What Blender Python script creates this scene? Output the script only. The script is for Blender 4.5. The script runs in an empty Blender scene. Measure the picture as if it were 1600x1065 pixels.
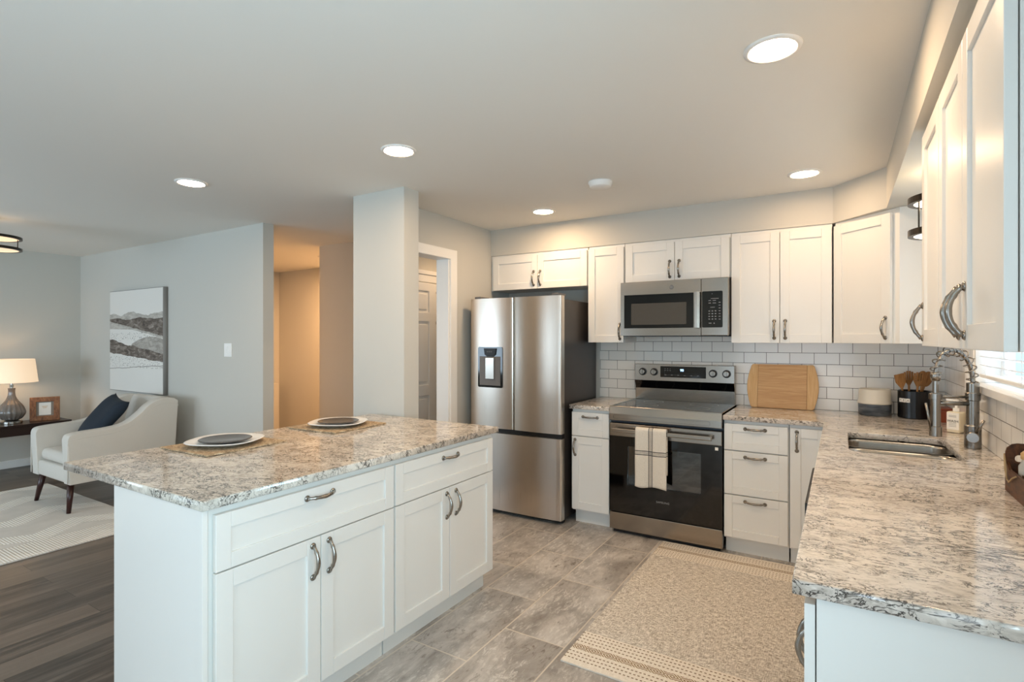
import bpy, bmesh, math, random
from mathutils import Vector, Matrix
random.seed(7)
PI = math.pi
C = bpy.context.scene.collection
SC = bpy.context.scene
# ------------------------------------------------------------------ camera, exposure
F, YAW, HY, CAMZ = 836.73, 0.5504, 530.32, 1.4066
cd = bpy.data.cameras.new('camera'); cam = bpy.data.objects.new('camera', cd); C.objects.link(cam)
cam.location = (0, 0, CAMZ); cam.rotation_euler = (PI/2, 0, YAW)
cd.sensor_width = 36; cd.lens = 36*F/1600; cd.shift_y = -(1065/2-HY)/1600; cd.clip_start = 0.03
SC.camera = cam
SC.view_settings.view_transform = 'Standard'; SC.view_settings.look = 'None'
SC.view_settings.gamma = 1; SC.view_settings.use_curve_mapping = False
SC.view_settings.exposure = 0.76
SC.cycles.max_bounces = 10; SC.cycles.diffuse_bounces = 7; SC.cycles.glossy_bounces = 4
SC.cycles.sample_clamp_indirect = 6; SC.cycles.caustics_reflective = False; SC.cycles.caustics_refractive = False
# ------------------------------------------------------------------ world and daylight
W_E = .85
W = bpy.data.worlds.new('world'); SC.world = W; W.use_nodes = True
W.node_tree.nodes['Background'].inputs[0].default_value = (.62, .80, 1, 1)
W.node_tree.nodes['Background'].inputs[1].default_value = W_E

def area(name, loc, rot, sx, sy, power, col, spread=PI):
    l = bpy.data.lights.new(name, 'AREA'); l.shape = 'RECTANGLE'; l.size = sx; l.size_y = sy
    l.energy = power; l.color = col; l.spread = spread
    o = bpy.data.objects.new(name, l); C.objects.link(o); o.location = loc; o.rotation_euler = rot
    return o
REAR = -2.4; XR = .573
P_PAT, P_LIV, P_DIN, P_SNK = 13, 66, 62, 38
COOL = (.66, .84, 1)
area('daylight_patio', (-.75, REAR-.35, .95), (PI/2+.45, 0, 0), 1.9, 2.0, P_PAT, COOL)
area('daylight_living', (-5.9, REAR-.35, 1.2), (PI/2+.4, 0, 0), 3.2, 1.5, P_LIV, COOL)
area('daylight_dining', (XR+.4, -.52, 1.4), (0, PI/2+.3, 0), 1.15, 1.5, P_DIN, (.56, .84, 1))
area('daylight_sink', (1.15, 3.0, 2.35), (0, PI/2-.6, 0), 1.0, 1.0, P_SNK, (.8, .9, 1))
WARM = (1, .69, .42)
LENS_E, HALL_E, RING_E, LAMP_E = 116.0, 850.0, 4.5, 36.0
# ------------------------------------------------------------------ node helpers
def new_mat(name):
    m = bpy.data.materials.new(name); m.use_nodes = True
    return m, m.node_tree, m.node_tree.nodes['Principled BSDF']
def lin(c):
    return tuple((x/12.92 if x <= .04045 else ((x+.055)/1.055)**2.4) for x in c)
def hexc(h):
    h = h.lstrip('#')
    return lin(tuple(int(h[i:i+2], 16)/255 for i in (0, 2, 4)))
def mat(name, col, rough=.5, metal=0, spec=.5, bump=0, bscale=200, coat=0, emit=None, es=0, sheen=0):
    m, t, b = new_mat(name)
    if isinstance(col, str): col = hexc(col)
    b.inputs['Base Color'].default_value = (*col, 1); b.inputs['Roughness'].default_value = rough
    b.inputs['Metallic'].default_value = metal; b.inputs['Specular IOR Level'].default_value = spec
    b.inputs['Coat Weight'].default_value = coat; b.inputs['Coat Roughness'].default_value = .08
    if sheen: b.inputs['Sheen Weight'].default_value = sheen
    if emit is not None:
        b.inputs['Emission Color'].default_value = (*emit, 1); b.inputs['Emission Strength'].default_value = es
    if bump:
        n = t.nodes.new('ShaderNodeTexNoise'); n.inputs['Scale'].default_value = bscale; n.inputs['Detail'].default_value = 3
        c = t.nodes.new('ShaderNodeTexCoord'); t.links.new(c.outputs['Object'], n.inputs['Vector'])
        bp = t.nodes.new('ShaderNodeBump'); bp.inputs['Strength'].default_value = bump; bp.inputs['Distance'].default_value = .002
        t.links.new(n.outputs['Fac'], bp.inputs['Height']); t.links.new(bp.outputs['Normal'], b.inputs['Normal'])
    return m
class G:
    def __init__(s, name):
        s.m, s.t, s.b = new_mat(name); s.tc = s.t.nodes.new('ShaderNodeTexCoord').outputs['Object']
    def n(s, typ, **k):
        nd = s.t.nodes.new(typ)
        for a, v in k.items():
            if hasattr(nd, a) and not a[0].isupper(): setattr(nd, a, v)
        return nd
    def L(s, a, b): s.t.links.new(a, b)
    def mapping(s, scale=(1, 1, 1), loc=(0, 0, 0), rot=(0, 0, 0), src=None):
        nd = s.n('ShaderNodeMapping'); nd.inputs['Scale'].default_value = scale; nd.inputs['Location'].default_value = loc
        nd.inputs['Rotation'].default_value = rot; s.L(src or s.tc, nd.inputs['Vector']); return nd.outputs[0]
    def noise(s, vec, scale, detail=4, rough=.5, dist=0):
        nd = s.n('ShaderNodeTexNoise'); nd.inputs['Scale'].default_value = scale; nd.inputs['Detail'].default_value = detail
        nd.inputs['Roughness'].default_value = rough; nd.inputs['Distortion'].default_value = dist
        s.L(vec, nd.inputs['Vector']); return nd.outputs['Fac']
    def math(s, op, a, b=None, clamp=False):
        nd = s.n('ShaderNodeMath'); nd.operation = op; nd.use_clamp = clamp
        for i, v in enumerate((a, b)):
            if v is None: continue
            if isinstance(v, (int, float)): nd.inputs[i].default_value = v
            else: s.L(v, nd.inputs[i])
        return nd.outputs[0]
    def ramp(s, fac, stops):
        nd = s.n('ShaderNodeValToRGB'); r = nd.color_ramp
        while len(r.elements) < len(stops): r.elements.new(.5)
        for e, (p, c) in zip(r.elements, stops):
            e.position = p
            if isinstance(c, str): c = hexc(c)
            if isinstance(c, (int, float)): c = (c, c, c)
            e.color = (*c, 1)
        s.L(fac, nd.inputs['Fac']); return nd.outputs['Color']
    def mix(s, fac, a, b, blend='MIX'):
        nd = s.n('ShaderNodeMix'); nd.data_type = 'RGBA'; nd.blend_type = blend
        if isinstance(fac, (int, float)): nd.inputs[0].default_value = fac
        else: s.L(fac, nd.inputs[0])
        for i, v in ((6, a), (7, b)):
            if isinstance(v, str): v = hexc(v)
            if isinstance(v, tuple): nd.inputs[i].default_value = (*v, 1)
            else: s.L(v, nd.inputs[i])
        return nd.outputs[2]
    def bump(s, h, strength=.3, dist=.002):
        nd = s.n('ShaderNodeBump'); nd.inputs['Strength'].default_value = strength; nd.inputs['Distance'].default_value = dist
        s.L(h, nd.inputs['Height']); s.L(nd.outputs[0], s.b.inputs['Normal'])
    def xyz(s, src=None):
        nd = s.n('ShaderNodeSeparateXYZ'); s.L(src or s.tc, nd.inputs[0]); return nd.outputs
    def comb(s, x, y, z=0):
        nd = s.n('ShaderNodeCombineXYZ')
        for i, v in enumerate((x, y, z)):
            if isinstance(v, (int, float)): nd.inputs[i].default_value = v
            else: s.L(v, nd.inputs[i])
        return nd.outputs[0]
    def base(s, c): s.L(c, s.b.inputs['Base Color'])
    def rough(s, v):
        if isinstance(v, (int, float)): s.b.inputs['Roughness'].default_value = v
        else: s.L(v, s.b.inputs['Roughness'])
    def brick(s, vec, w, h, mortar, c1, c2, cm, off=.5, freq=2, bias=0, smooth=.1):
        nd = s.n('ShaderNodeTexBrick'); nd.offset = off; nd.offset_frequency = freq; nd.squash = 1
        for k, v in (('Scale', 1), ('Mortar Size', mortar), ('Mortar Smooth', smooth), ('Bias', bias), ('Brick Width', w), ('Row Height', h)):
            nd.inputs[k].default_value = v
        for k, v in (('Color1', c1), ('Color2', c2), ('Mortar', cm)):
            if isinstance(v, str): v = hexc(v)
            nd.inputs[k].default_value = (*v, 1)
        s.L(vec, nd.inputs['Vector']); return nd.outputs
# ------------------------------------------------------------------ materials
M = {}
M['wall'] = mat('wall_paint', '#c9c6be', .75, spec=.25, bump=.06, bscale=350)
M['ceiling'] = mat('ceiling_paint', '#ebe8e2', .8, spec=.2, bump=.05, bscale=250)
M['white'] = mat('cabinet_white', '#e8e6e1', .33, spec=.5)
M['trim'] = mat('trim_white', '#f0eeea', .35)
M['nickel'] = mat('satin_nickel', '#9a948c', .24, 1)
M['black'] = mat('black_plastic', '#0b0b0c', .4)
M['blackglass'] = mat('black_glass', '#050506', .06, spec=.6)
M['grey'] = mat('grey_plastic', '#6f6c69', .45)
M['chrome'] = mat('brushed_chrome', '#958f87', .24, 1)
M['whiteplastic'] = mat('white_plastic', '#f2f1ee', .4)
M['darkwood'] = mat('espresso_wood', '#2b1a14', .3, bump=.1, bscale=60)
M['legwood'] = mat('dark_leg_wood', '#33140f', .28)
M['lens'] = mat('light_lens', (1, .93, .8), .4, emit=WARM, es=LENS_E)
M['lens_dim'] = mat('light_lens_dim', (1, .93, .8), .4, emit=WARM, es=LENS_E*.5)
M['lens_hall'] = mat('light_lens_hall', (1, .85, .65), .4, emit=(1, .56, .26), es=HALL_E)
M['ringlens'] = mat('ring_lens', (1, .93, .8), .4, emit=(1, .84, .62), es=RING_E)
M['ringdim'] = mat('ring_lens_dim', '#b49a7c', .4, emit=(1, .75, .5), es=.55)
M['bronze'] = mat('dark_bronze', '#3a342e', .32, .85)
M['screen'] = mat('display_digits', (.1, .3, .6), .4, emit=(.35, .65, 1), es=3)
M['mark'] = mat('grey_marking', '#8d8d8d', .5)
M['navy'] = mat('navy_velvet', '#15222f', .85, bump=.4, bscale=180)
M['plate_white'] = mat('white_stoneware', '#efeeec', .18)
M['plate_grey'] = mat('charcoal_stoneware', '#4b4744', .16)
M['soap'] = mat('cream_soap', '#dfd5bd', .15)
M['paper'] = mat('label_paper', '#f2efe8', .6)
M['ink'] = mat('black_ink', '#1b1b1b', .6)
M['redwood'] = mat('reddish_wood', '#7c3518', .4)
M['jute'] = mat('jute_string', '#b59a72', .9)
M['crock'] = mat('black_crock_glaze', '#0e0e0f', .3)
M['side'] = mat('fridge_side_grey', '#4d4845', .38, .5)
M['enamel'] = mat('oven_enamel', '#3b434c', .3)
M['void'] = mat('dark_void', '#0a0908', .8)
M['foil'] = mat('silver_base', '#b9b3ab', .15, 1)

g = G('stainless_steel')
nz = g.noise(g.mapping((300, 300, 3)), 1, 2)
g.base(g.mix(nz, '#d2c8bc', '#dad0c5')); g.rough(g.math('ADD', g.math('MULTIPLY', nz, .05), .26)); g.b.inputs['Metallic'].default_value = 1
M['steel'] = g.m
g = G('stainless_range')
v = g.mapping((3, 3, 300)); nz = g.noise(v, 1, 2)
g.base(g.mix(nz, '#9b9389', '#a39b91')); g.rough(g.math('ADD', g.math('MULTIPLY', nz, .04), .2)); g.b.inputs['Metallic'].default_value = 1
M['steel2'] = g.m
g = G('sink_steel')
v = g.mapping((80, 80, 3)); nz = g.noise(v, 1, 2)
g.base(g.mix(nz, '#9c958c', '#b2aba1')); g.rough(.26); g.b.inputs['Metallic'].default_value = 1
M['sinksteel'] = g.m

def granite(name, stretch, ca, cb, amt):
    g = G(name)
    base = g.mapping(stretch)
    big = g.noise(base, 4, 4, .6)
    c = g.ramp(big, [(.3, ca), (.5, cb), (.72, '#e9dfd2')])
    mid = g.noise(base, 40, 5, .62, 1.0)
    c = g.mix(g.ramp(mid, [(.48, 0.0), (.66, .62)]), c, '#9c9185')
    lt = g.noise(base, 55, 4, .6, .6)
    c = g.mix(g.ramp(lt, [(.56, 0.0), (.7, .7)]), c, '#f1e9df')
    vein = g.noise(base, 26, 8, .62, 1.9)
    r = g.math('ABSOLUTE', g.math('SUBTRACT', vein, .5))
    mask = g.ramp(g.noise(base, 14, 4, .6), [(.42, 0.0), (.52, .95)])
    line = g.ramp(r, [(.0, 1.0), (.014*amt, 1.0), (.030*amt, 0.0)])
    c = g.mix(g.mix(1, line, mask, 'MULTIPLY'), c, '#38332f')
    sp = g.noise(base, 110, 3, .6, 1.2)
    c = g.mix(g.ramp(sp, [(.63, 0.0), (.67, .9)]), c, '#4a433e')
    lv = g.noise(g.mapping((stretch[0]*.35, stretch[1], 1), (3, 1, 0)), 5, 6, .6, 1.2)
    r2 = g.math('ABSOLUTE', g.math('SUBTRACT', lv, .5))
    m2 = g.ramp(g.noise(base, 3.3, 2), [(.52, 0.0), (.6, .85)])
    c = g.mix(g.mix(1, g.ramp(r2, [(.0, 1.0), (.004, 1.0), (.009, 0.0)]), m2, 'MULTIPLY'), c, '#4a423c')
    g.base(c); g.rough(.09); g.b.inputs['Specular IOR Level'].default_value = .55
    return g.m
M['granite'] = granite('granite_kitchen', (.6, 1.15, .8), '#c9bfb5', '#ded5cb', 1.05)
M['granite_island'] = granite('granite_island', (.8, 1.1, .8), '#c2b8aa', '#d5ccc0', 1.15)

def subway(name, horiz, hx):
    g = G(name); o = g.xyz()
    vec = g.comb(g.math('SUBTRACT', o[horiz], hx), g.math('SUBTRACT', o[2], .914-8*.0795))
    b = g.brick(vec, .1535, .0795, .0016, '#f3f0ea', '#efece6', '#5a534c')
    g.base(b[0]); g.rough(g.math('ADD', g.math('MULTIPLY', b[1], .6), .12)); g.bump(g.math('SUBTRACT', 1.0, b[1]), .35, .0015)
    return g.m
M['tile_back'] = subway('subway_tile_back', 0, .0705-.1535*20)
M['tile_right'] = subway('subway_tile_right', 1, 4.352-.1535*20-.03)

g = G('floor_tile'); o = g.xyz()
vec = g.comb(g.math('ADD', o[1], -2.17+.63*20), g.math('ADD', o[0], 1.075+.32*20))
b = g.brick(vec, .632, .32, .0035, (.0, .0, .0), (1., 1., 1.), (.5, .5, .5))
tilec = g.comb(o[0], o[1], g.math('MULTIPLY', b[0], 9.0))
n1 = g.noise(g.mapping((2.2, 1.0, 1), src=tilec), 2.6, 7, .66, .5)
c = g.ramp(n1, [(.28, '#7d7772'), (.45, '#9f9993'), (.58, '#bcb6b0'), (.75, '#d8d3cd')])
n2 = g.noise(g.mapping((1, .3, 1), src=tilec), 52, 6, .72, .7)
n3 = g.noise(g.mapping((1, 1, 1), src=tilec), 3.2, 3, .6)
c = g.mix(g.mix(1, g.ramp(n2, [(.51, 0.0), (.6, .62)]), g.ramp(n3, [(.46, 0.0), (.56, 1.0)]), 'MULTIPLY'), c, '#dedad3')
n4 = g.noise(g.mapping((1, .35, 1), (5, 2, 0), src=tilec), 44, 7, .72, .9)
c = g.mix(g.mix(1, g.ramp(n4, [(.52, 0.0), (.62, .7)]), g.ramp(n3, [(.42, 1.0), (.52, 0.0)]), 'MULTIPLY'), c, '#63574c')
c = g.mix(g.math('MULTIPLY', b[1], .95), c, '#d2c8b9')
g.base(c); g.rough(g.math('ADD', g.math('MULTIPLY', n2, .25), .22)); g.bump(g.math('SUBTRACT', g.math('MULTIPLY', n2, .3), b[1]), .25, .002)
M['floortile'] = g.m

g = G('floor_wood'); o = g.xyz()
vec = g.comb(g.math('ADD', o[1], 20), g.math('ADD', o[0], 20))
b = g.brick(vec, 1.25, .155, .0012, (.0, .0, .0), (1., 1., 1.), (.3, .3, .3), off=.37)
pc = g.comb(o[0], g.math('MULTIPLY', o[1], .09), g.math('MULTIPLY', b[0], 13.0))
n1 = g.noise(pc, 22, 6, .65, .6)
c = g.ramp(n1, [(.3, '#2f2a26'), (.5, '#4a433d'), (.7, '#6b635b')])
c = g.mix(g.ramp(b[0], [(.2, 0.0), (1., .75)]), c, '#7b6f64')
c = g.mix(b[1], c, '#2a2420')
g.base(c); g.rough(.38); g.bump(n1, .12, .001)
M['floorwood'] = g.m

def fabric(name, ca, cb, sc=300, st=.5):
    g = G(name); a = g.noise(g.mapping((1, 4, 4)), sc, 2); c2 = g.noise(g.mapping((4, 1, 1)), sc, 2)
    f = g.math('ADD', a, c2); g.base(g.ramp(g.math('MULTIPLY', f, .5), [(.35, ca), (.65, cb)])); g.rough(.95)
    g.b.inputs['Specular IOR Level'].default_value = .2
    g.bump(f, st, .0015); return g.m
M['upholstery'] = fabric('upholstery_beige', '#c9c3ba', '#d9d4cb')
M['towel'] = None

# kitchen rug: woven tan field, cream end bands with dotted lines and a lozenge border (pattern along local y)
g = G('kitchen_rug_weave'); o = g.xyz()
w1 = g.noise(g.mapping((1, .14, 1)), 260, 2, .6); w2 = g.noise(g.mapping((.14, 1, 1)), 260, 3, .6)
wv = g.math('ADD', g.math('MULTIPLY', w1, .35), g.math('MULTIPLY', w2, .65))
field = g.ramp(wv, [(.43, '#9c9285'), (.5, '#cdc4b8'), (.57, '#ece5da')])
ay = g.math('ABSOLUTE', g.math('SUBTRACT', o[1], .815))       # 0 in the middle, .815 at both ends
e = g.math('SUBTRACT', .815, ay)                                # distance from an end
cream = g.ramp(wv, [(.38, '#ddd2c3'), (.6, '#f0e8dc')])
inband = g.math('LESS_THAN', e, .27)
c = g.mix(inband, field, cream)
def lineat(pos, w): return g.math('LESS_THAN', g.math('ABSOLUTE', g.math('SUBTRACT', e, pos)), w)
dots = g.math('GREATER_THAN', g.math('SINE', g.math('MULTIPLY', o[0], 2*PI/.018)), -.1)
ls = None
for p in (.04, .065, .09, .18, .205, .23, .255):
    l = lineat(p, .0035); ls = l if ls is None else g.math('MAXIMUM', ls, l)
c = g.mix(g.math('MULTIPLY', ls, dots), c, '#86725a')
tri = g.math('PINGPONG', g.math('ADD', o[0], 2.0), .035)
zig = g.math('FRACT', g.math('MULTIPLY', g.math('ADD', g.math('MULTIPLY', tri, .9), g.math('ABSOLUTE', g.math('SUBTRACT', e, .135))), 1/.0125))
loz = g.math('MULTIPLY', lineat(.135, .021), g.math('GREATER_THAN', zig, .45))
c = g.mix(loz, c, '#8f7452')
g.base(c); g.rough(.95); g.bump(wv, .8, .003)
M['kitchenrug'] = g.m

g = G('living_rug_pile'); o = g.xyz()
n = g.noise(g.tc, 6, 4, .6)
c = g.ramp(n, [(.3, '#c2beb7'), (.7, '#cfcac3')])
zz = g.math('PINGPONG', o[1], .3)
bandc = g.math('PINGPONG', g.math('ADD', g.math('MULTIPLY', zz, .7), g.math('ADD', o[0], 10)), .26)
stitch = g.math('SINE', g.math('MULTIPLY', g.math('ADD', o[0], o[1]), 2*PI/.035))
st2 = g.math('SINE', g.math('MULTIPLY', g.math('SUBTRACT', o[0], o[1]), 2*PI/.035))
tex = g.math('MULTIPLY', g.math('ADD', g.math('MULTIPLY', stitch, st2), 1.0), .5)
inb = g.math('GREATER_THAN', bandc, .16)
c = g.mix(g.math('MULTIPLY', inb, g.math('ADD', .35, g.math('MULTIPLY', tex, .65))), c, '#ebe7df')
edge = g.math('LESS_THAN', g.math('SUBTRACT', 0.0, o[0]), .30)
c = g.mix(g.math('MULTIPLY', edge, g.math('GREATER_THAN', tex, .5)), c, '#e9e4dc')
g.base(c); g.rough(.97); g.bump(g.math('MAXIMUM', g.math('MULTIPLY', inb, tex), g.math('MULTIPLY', edge, tex)), .9, .006)
M['livingrug'] = g.m

g = G('towel_cloth'); o = g.xyz()
wn = g.noise(g.tc, 350, 2); c = g.ramp(wn, [(.35, '#d6cdbf'), (.65, '#e9e2d6')])
def stripe(axis, pos, w): return g.math('LESS_THAN', g.math('ABSOLUTE', g.math('SUBTRACT', o[axis], pos)), w)
s_ = None
for ax, p, w in ((0, -.0125, .0026), (0, -.004, .0013), (0, .004, .0013), (0, .0125, .0026), (2, -.146, .0028), (2, -.155, .0013), (2, -.163, .0013), (2, -.172, .0028)):
    q = stripe(ax, p, w); s_ = q if s_ is None else g.math('MAXIMUM', s_, q)
c = g.mix(s_, c, '#34343a'); g.base(c); g.rough(.95); g.bump(wn, .5, .001)
M['towel'] = g.m

g = G('placemat_weave'); w = g.noise(g.mapping((1, .5, 1)), 130, 3, .6, 1.0); w2 = g.noise(g.tc, 18, 3)
c = g.ramp(w, [(.38, '#755f48'), (.5, '#b09878'), (.62, '#d3bf9f')]); c = g.mix(g.ramp(w2, [(.4, 0.0), (.8, .5)]), c, '#96795a')
g.base(c); g.rough(.9); g.bump(w, 1, .004)
M['placemat'] = g.m

def wood(name, ca, cb, cc, sc, stretch, rough=.4):
    g = G(name); n = g.noise(g.mapping(stretch), sc, 5, .6, .8); g.base(g.ramp(n, [(.3, ca), (.5, cb), (.7, cc)])); g.rough(rough)
    g.bump(n, .1, .001); return g.m
M['bamboo'] = wood('bamboo_board', '#b98a58', '#c89b68', '#d6ad7c', 9, (.6, 8, 12), .45)
M['bamboo_light'] = wood('bamboo_end', '#c99c63', '#d4aa74', '#dfba87', 9, (8, 8, .6), .45)
M['spoon'] = wood('utensil_wood', '#7d5128', '#a2703c', '#b98a55', 14, (6, 6, .8), .5)
M['framewood'] = wood('rustic_frame', '#5f371b', '#8a5730', '#a8764a', 20, (3, 3, 1), .5)
M['caddywood'] = wood('caddy_wood', '#3a200f', '#58341a', '#704526', 12, (4, 1, 4), .5)
M['lamp_shade'] = mat('shade_linen', '#e6d4bc', .9, bump=.5, bscale=260, emit=(1, .70, .45), es=LAMP_E*.0103)
M['bulbglow'] = mat('bulb', (1, .9, .7), .5, emit=(1, .68, .38), es=LAMP_E)

g = G('smoke_glass'); o = g.xyz()
g.base(g.mix(g.noise(g.mapping((1, 1, .3)), 30, 2), '#5b544e', '#857b72')); g.rough(.07); g.b.inputs['Coat Weight'].default_value = .6
M['smokeglass'] = g.m

g = G('canister_glaze'); o = g.xyz()
n = g.noise(g.mapping((1, 1, 5)), 9, 4); c = g.ramp(n, [(.35, '#39424b'), (.6, '#6b7076'), (.75, '#8f9090')])
g.base(c); g.rough(.35); M['canister_blue'] = g.m
M['canister_cream'] = mat('canister_cream', '#e6dfd0', .35)

# abstract painting: soft generic washes of taupe hills on white
g = G('painting_canvas'); o = g.xyz()
def hill(z0, amp, sc, seed): return g.math('ADD', z0, g.math('MULTIPLY', g.math('SUBTRACT', g.noise(g.comb(g.math('ADD', o[0], seed), 0.0, 0.0), sc, 3), .5), amp))
def between(lo, hi): return g.math('MULTIPLY', g.math('GREATER_THAN', o[2], lo), g.math('LESS_THAN', o[2], hi))
wash = g.noise(g.mapping((3, 1, 9)), 3, 6, .65, 1.0)
c = g.mix(0.0, '#e3dfd8', '#e3dfd8')
dark = g.ramp(wash, [(.3, '#3b322b'), (.5, '#6d6259'), (.7, '#a49a90')])
light = g.ramp(wash, [(.3, '#9b948b'), (.6, '#c4beb5')])
def lx(a, b): return g.math('ADD', a, g.math('MULTIPLY', o[0], b))
def wob(sc, seed, amp): return g.math('MULTIPLY', g.math('SUBTRACT', g.noise(g.comb(o[0], seed), sc, 3), .5), amp)
c = g.mix(between(lx(.66, -.02), g.math('ADD', .815, wob(3, 1.0, .16))), c, light)
top1 = g.math('ADD', lx(.765, .0), wob(3.5, 4.0, .07)); bot1 = g.math('ADD', lx(.745, -.145), wob(5, 6.0, .035))
c = g.mix(between(g.math('SUBTRACT', bot1, .02), bot1), c, light)
c = g.mix(between(bot1, top1), c, dark)
spk = g.math('LESS_THAN', g.noise(g.mapping((1, 1, 1.4)), 60, 2), .38)
c = g.mix(g.math('MULTIPLY', between(.53, .62), spk), c, '#6b6259')
bot2 = g.math('ADD', lx(.405, -.075), wob(6, 9.0, .05)); top2 = g.math('ADD', lx(.545, -.125), wob(4, 2.0, .08))
md = g.math('SUBTRACT', .575, g.math('MULTIPLY', g.math('POWER', g.math('ABSOLUTE', g.math('SUBTRACT', o[0], .92)), 2.0), .45))
c = g.mix(between(bot2, md), c, g.ramp(wash, [(.3, '#8f887f'), (.6, '#bdb6ad')])) if False else g.mix(g.math('MULTIPLY', between(bot2, md), g.math('GREATER_THAN', o[0], .5)), c, g.ramp(wash, [(.3, '#857e75'), (.6, '#b8b1a8')]))
c = g.mix(between(bot2, top2), c, dark)
c = g.mix(g.math('MULTIPLY', between(.25, .37), spk), c, '#857c72')
ln = g.math('ADD', lx(.225, .05), wob(4, 12.0, .03)); c = g.mix(between(ln, g.math('ADD', ln, .006)), c, '#8c857c')
g.base(c); g.rough(.8); g.bump(wash, .3, .002); M['painting'] = g.m
M['canvas_edge'] = mat('canvas_edge', '#8f8b86', .8)

def glass_mat(name, tint, gloss=.12):
    m, t, b = new_mat(name); out = t.nodes['Material Output']; t.nodes.remove(b)
    tr = t.nodes.new('ShaderNodeBsdfTransparent'); tr.inputs[0].default_value = (*tint, 1)
    gl = t.nodes.new('ShaderNodeBsdfGlossy'); gl.inputs['Roughness'].default_value = .03
    mx = t.nodes.new('ShaderNodeMixShader'); mx.inputs[0].default_value = gloss
    t.links.new(tr.outputs[0], mx.inputs[1]); t.links.new(gl.outputs[0], mx.inputs[2]); t.links.new(mx.outputs[0], out.inputs[0]); return m
M['pane'] = glass_mat('window_glass', (.93, .97, 1), .08)
M['ovenpane'] = glass_mat('oven_glass', (.34, .38, .42), .16)

# ------------------------------------------------------------------ mesh helpers
def link(name, me, m, parent=None, smooth=False, loc=None):
    o = bpy.data.objects.new(name, me)
    if m is not None: me.materials.append(m)
    C.objects.link(o)
    if parent is not None: o.parent = parent
    if loc is not None: o.location = loc
    if smooth:
        for p in me.polygons: p.use_smooth = True
    return o
def obj(name, bm, m, parent=None, smooth=False, bevel=0, seg=2, loc=None, ang=True):
    me = bpy.data.meshes.new(name); bmesh.ops.recalc_face_normals(bm, faces=bm.faces); bm.to_mesh(me); bm.free()
    o = link(name, me, m, parent, smooth, loc)
    if bevel:
        b = o.modifiers.new('bevel', 'BEVEL'); b.width = bevel; b.segments = seg; b.limit_method = 'ANGLE'; b.angle_limit = .6
        b.harden_normals = False
    return o
def box(bm, x0, x1, y0, y1, z0, z1):
    vs = [bm.verts.new((x, y, z)) for z in (z0, z1) for y in (y0, y1) for x in (x0, x1)]
    for f in ((0, 1, 3, 2), (4, 5, 7, 6), (0, 1, 5, 4), (2, 3, 7, 6), (0, 2, 6, 4), (1, 3, 7, 5)): bm.faces.new([vs[i] for i in f])
    return vs
def BX(*a):
    bm = bmesh.new(); box(bm, *a); return bm
def prism(bm, poly, lo, hi, axis='z'):
    def P(u, v, w): return {'z': (u, v, w), 'x': (w, u, v), 'y': (u, w, v)}[axis]
    a = [bm.verts.new(P(u, v, lo)) for u, v in poly]; b = [bm.verts.new(P(u, v, hi)) for u, v in poly]
    n = len(poly); bm.faces.new(a); bm.faces.new(b)
    for i in range(n): bm.faces.new((a[i], a[(i+1) % n], b[(i+1) % n], b[i]))
def lathe(bm, prof, seg=32, cx=0, cy=0, caps=True, ribs=0, ribamp=0, sq=0):
    rings = []
    for r, z in prof:
        ring = []
        for i in range(seg):
            a = 2*PI*i/seg; rr = r*(1+ribamp*abs(math.sin(ribs*a/2)) if ribs else 1)
            if sq:
                k = (abs(math.cos(a))**sq+abs(math.sin(a))**sq)**(-1/sq); rr = r*k
            ring.append(bm.verts.new((cx+rr*math.cos(a), cy+rr*math.sin(a), z)))
        rings.append(ring)
    for a, b in zip(rings, rings[1:]):
        for i in range(seg): bm.faces.new((a[i], a[(i+1) % seg], b[(i+1) % seg], b[i]))
    if caps: bm.faces.new(rings[0]); bm.faces.new(rings[-1])
def tube(bm, pts, rad, seg=10, caps=True):
    pts = [Vector(p) for p in pts]; n = len(pts)
    if not hasattr(rad, '__len__'): rad = [rad]*n
    T = [(pts[min(i+1, n-1)]-pts[max(i-1, 0)]).normalized() for i in range(n)]
    up = Vector((0, 0, 1)) if abs(T[0].z) < .9 else Vector((1, 0, 0))
    U = T[0].cross(up).normalized(); rings = []
    for i in range(n):
        U = (U-T[i]*U.dot(T[i])).normalized(); V = T[i].cross(U)
        rings.append([bm.verts.new(pts[i]+(U*math.cos(2*PI*k/seg)+V*math.sin(2*PI*k/seg))*rad[i]) for k in range(seg)])
    for a, b in zip(rings, rings[1:]):
        for k in range(seg): bm.faces.new((a[k], a[(k+1) % seg], b[(k+1) % seg], b[k]))
    if caps: bm.faces.new(rings[0]); bm.faces.new(rings[-1])
def cyl(bm, p, q, r, seg=24): tube(bm, (p, q), r, seg)
def rrect(x0, x1, y0, y1, r, n=6):
    out = []
    for cx, cy, a0 in ((x1-r, y1-r, 0), (x0+r, y1-r, 90), (x0+r, y0+r, 180), (x1-r, y0+r, 270)):
        for i in range(n+1):
            a = math.radians(a0+90*i/n); out.append((cx+r*math.cos(a), cy+r*math.sin(a)))
    return out
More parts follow.
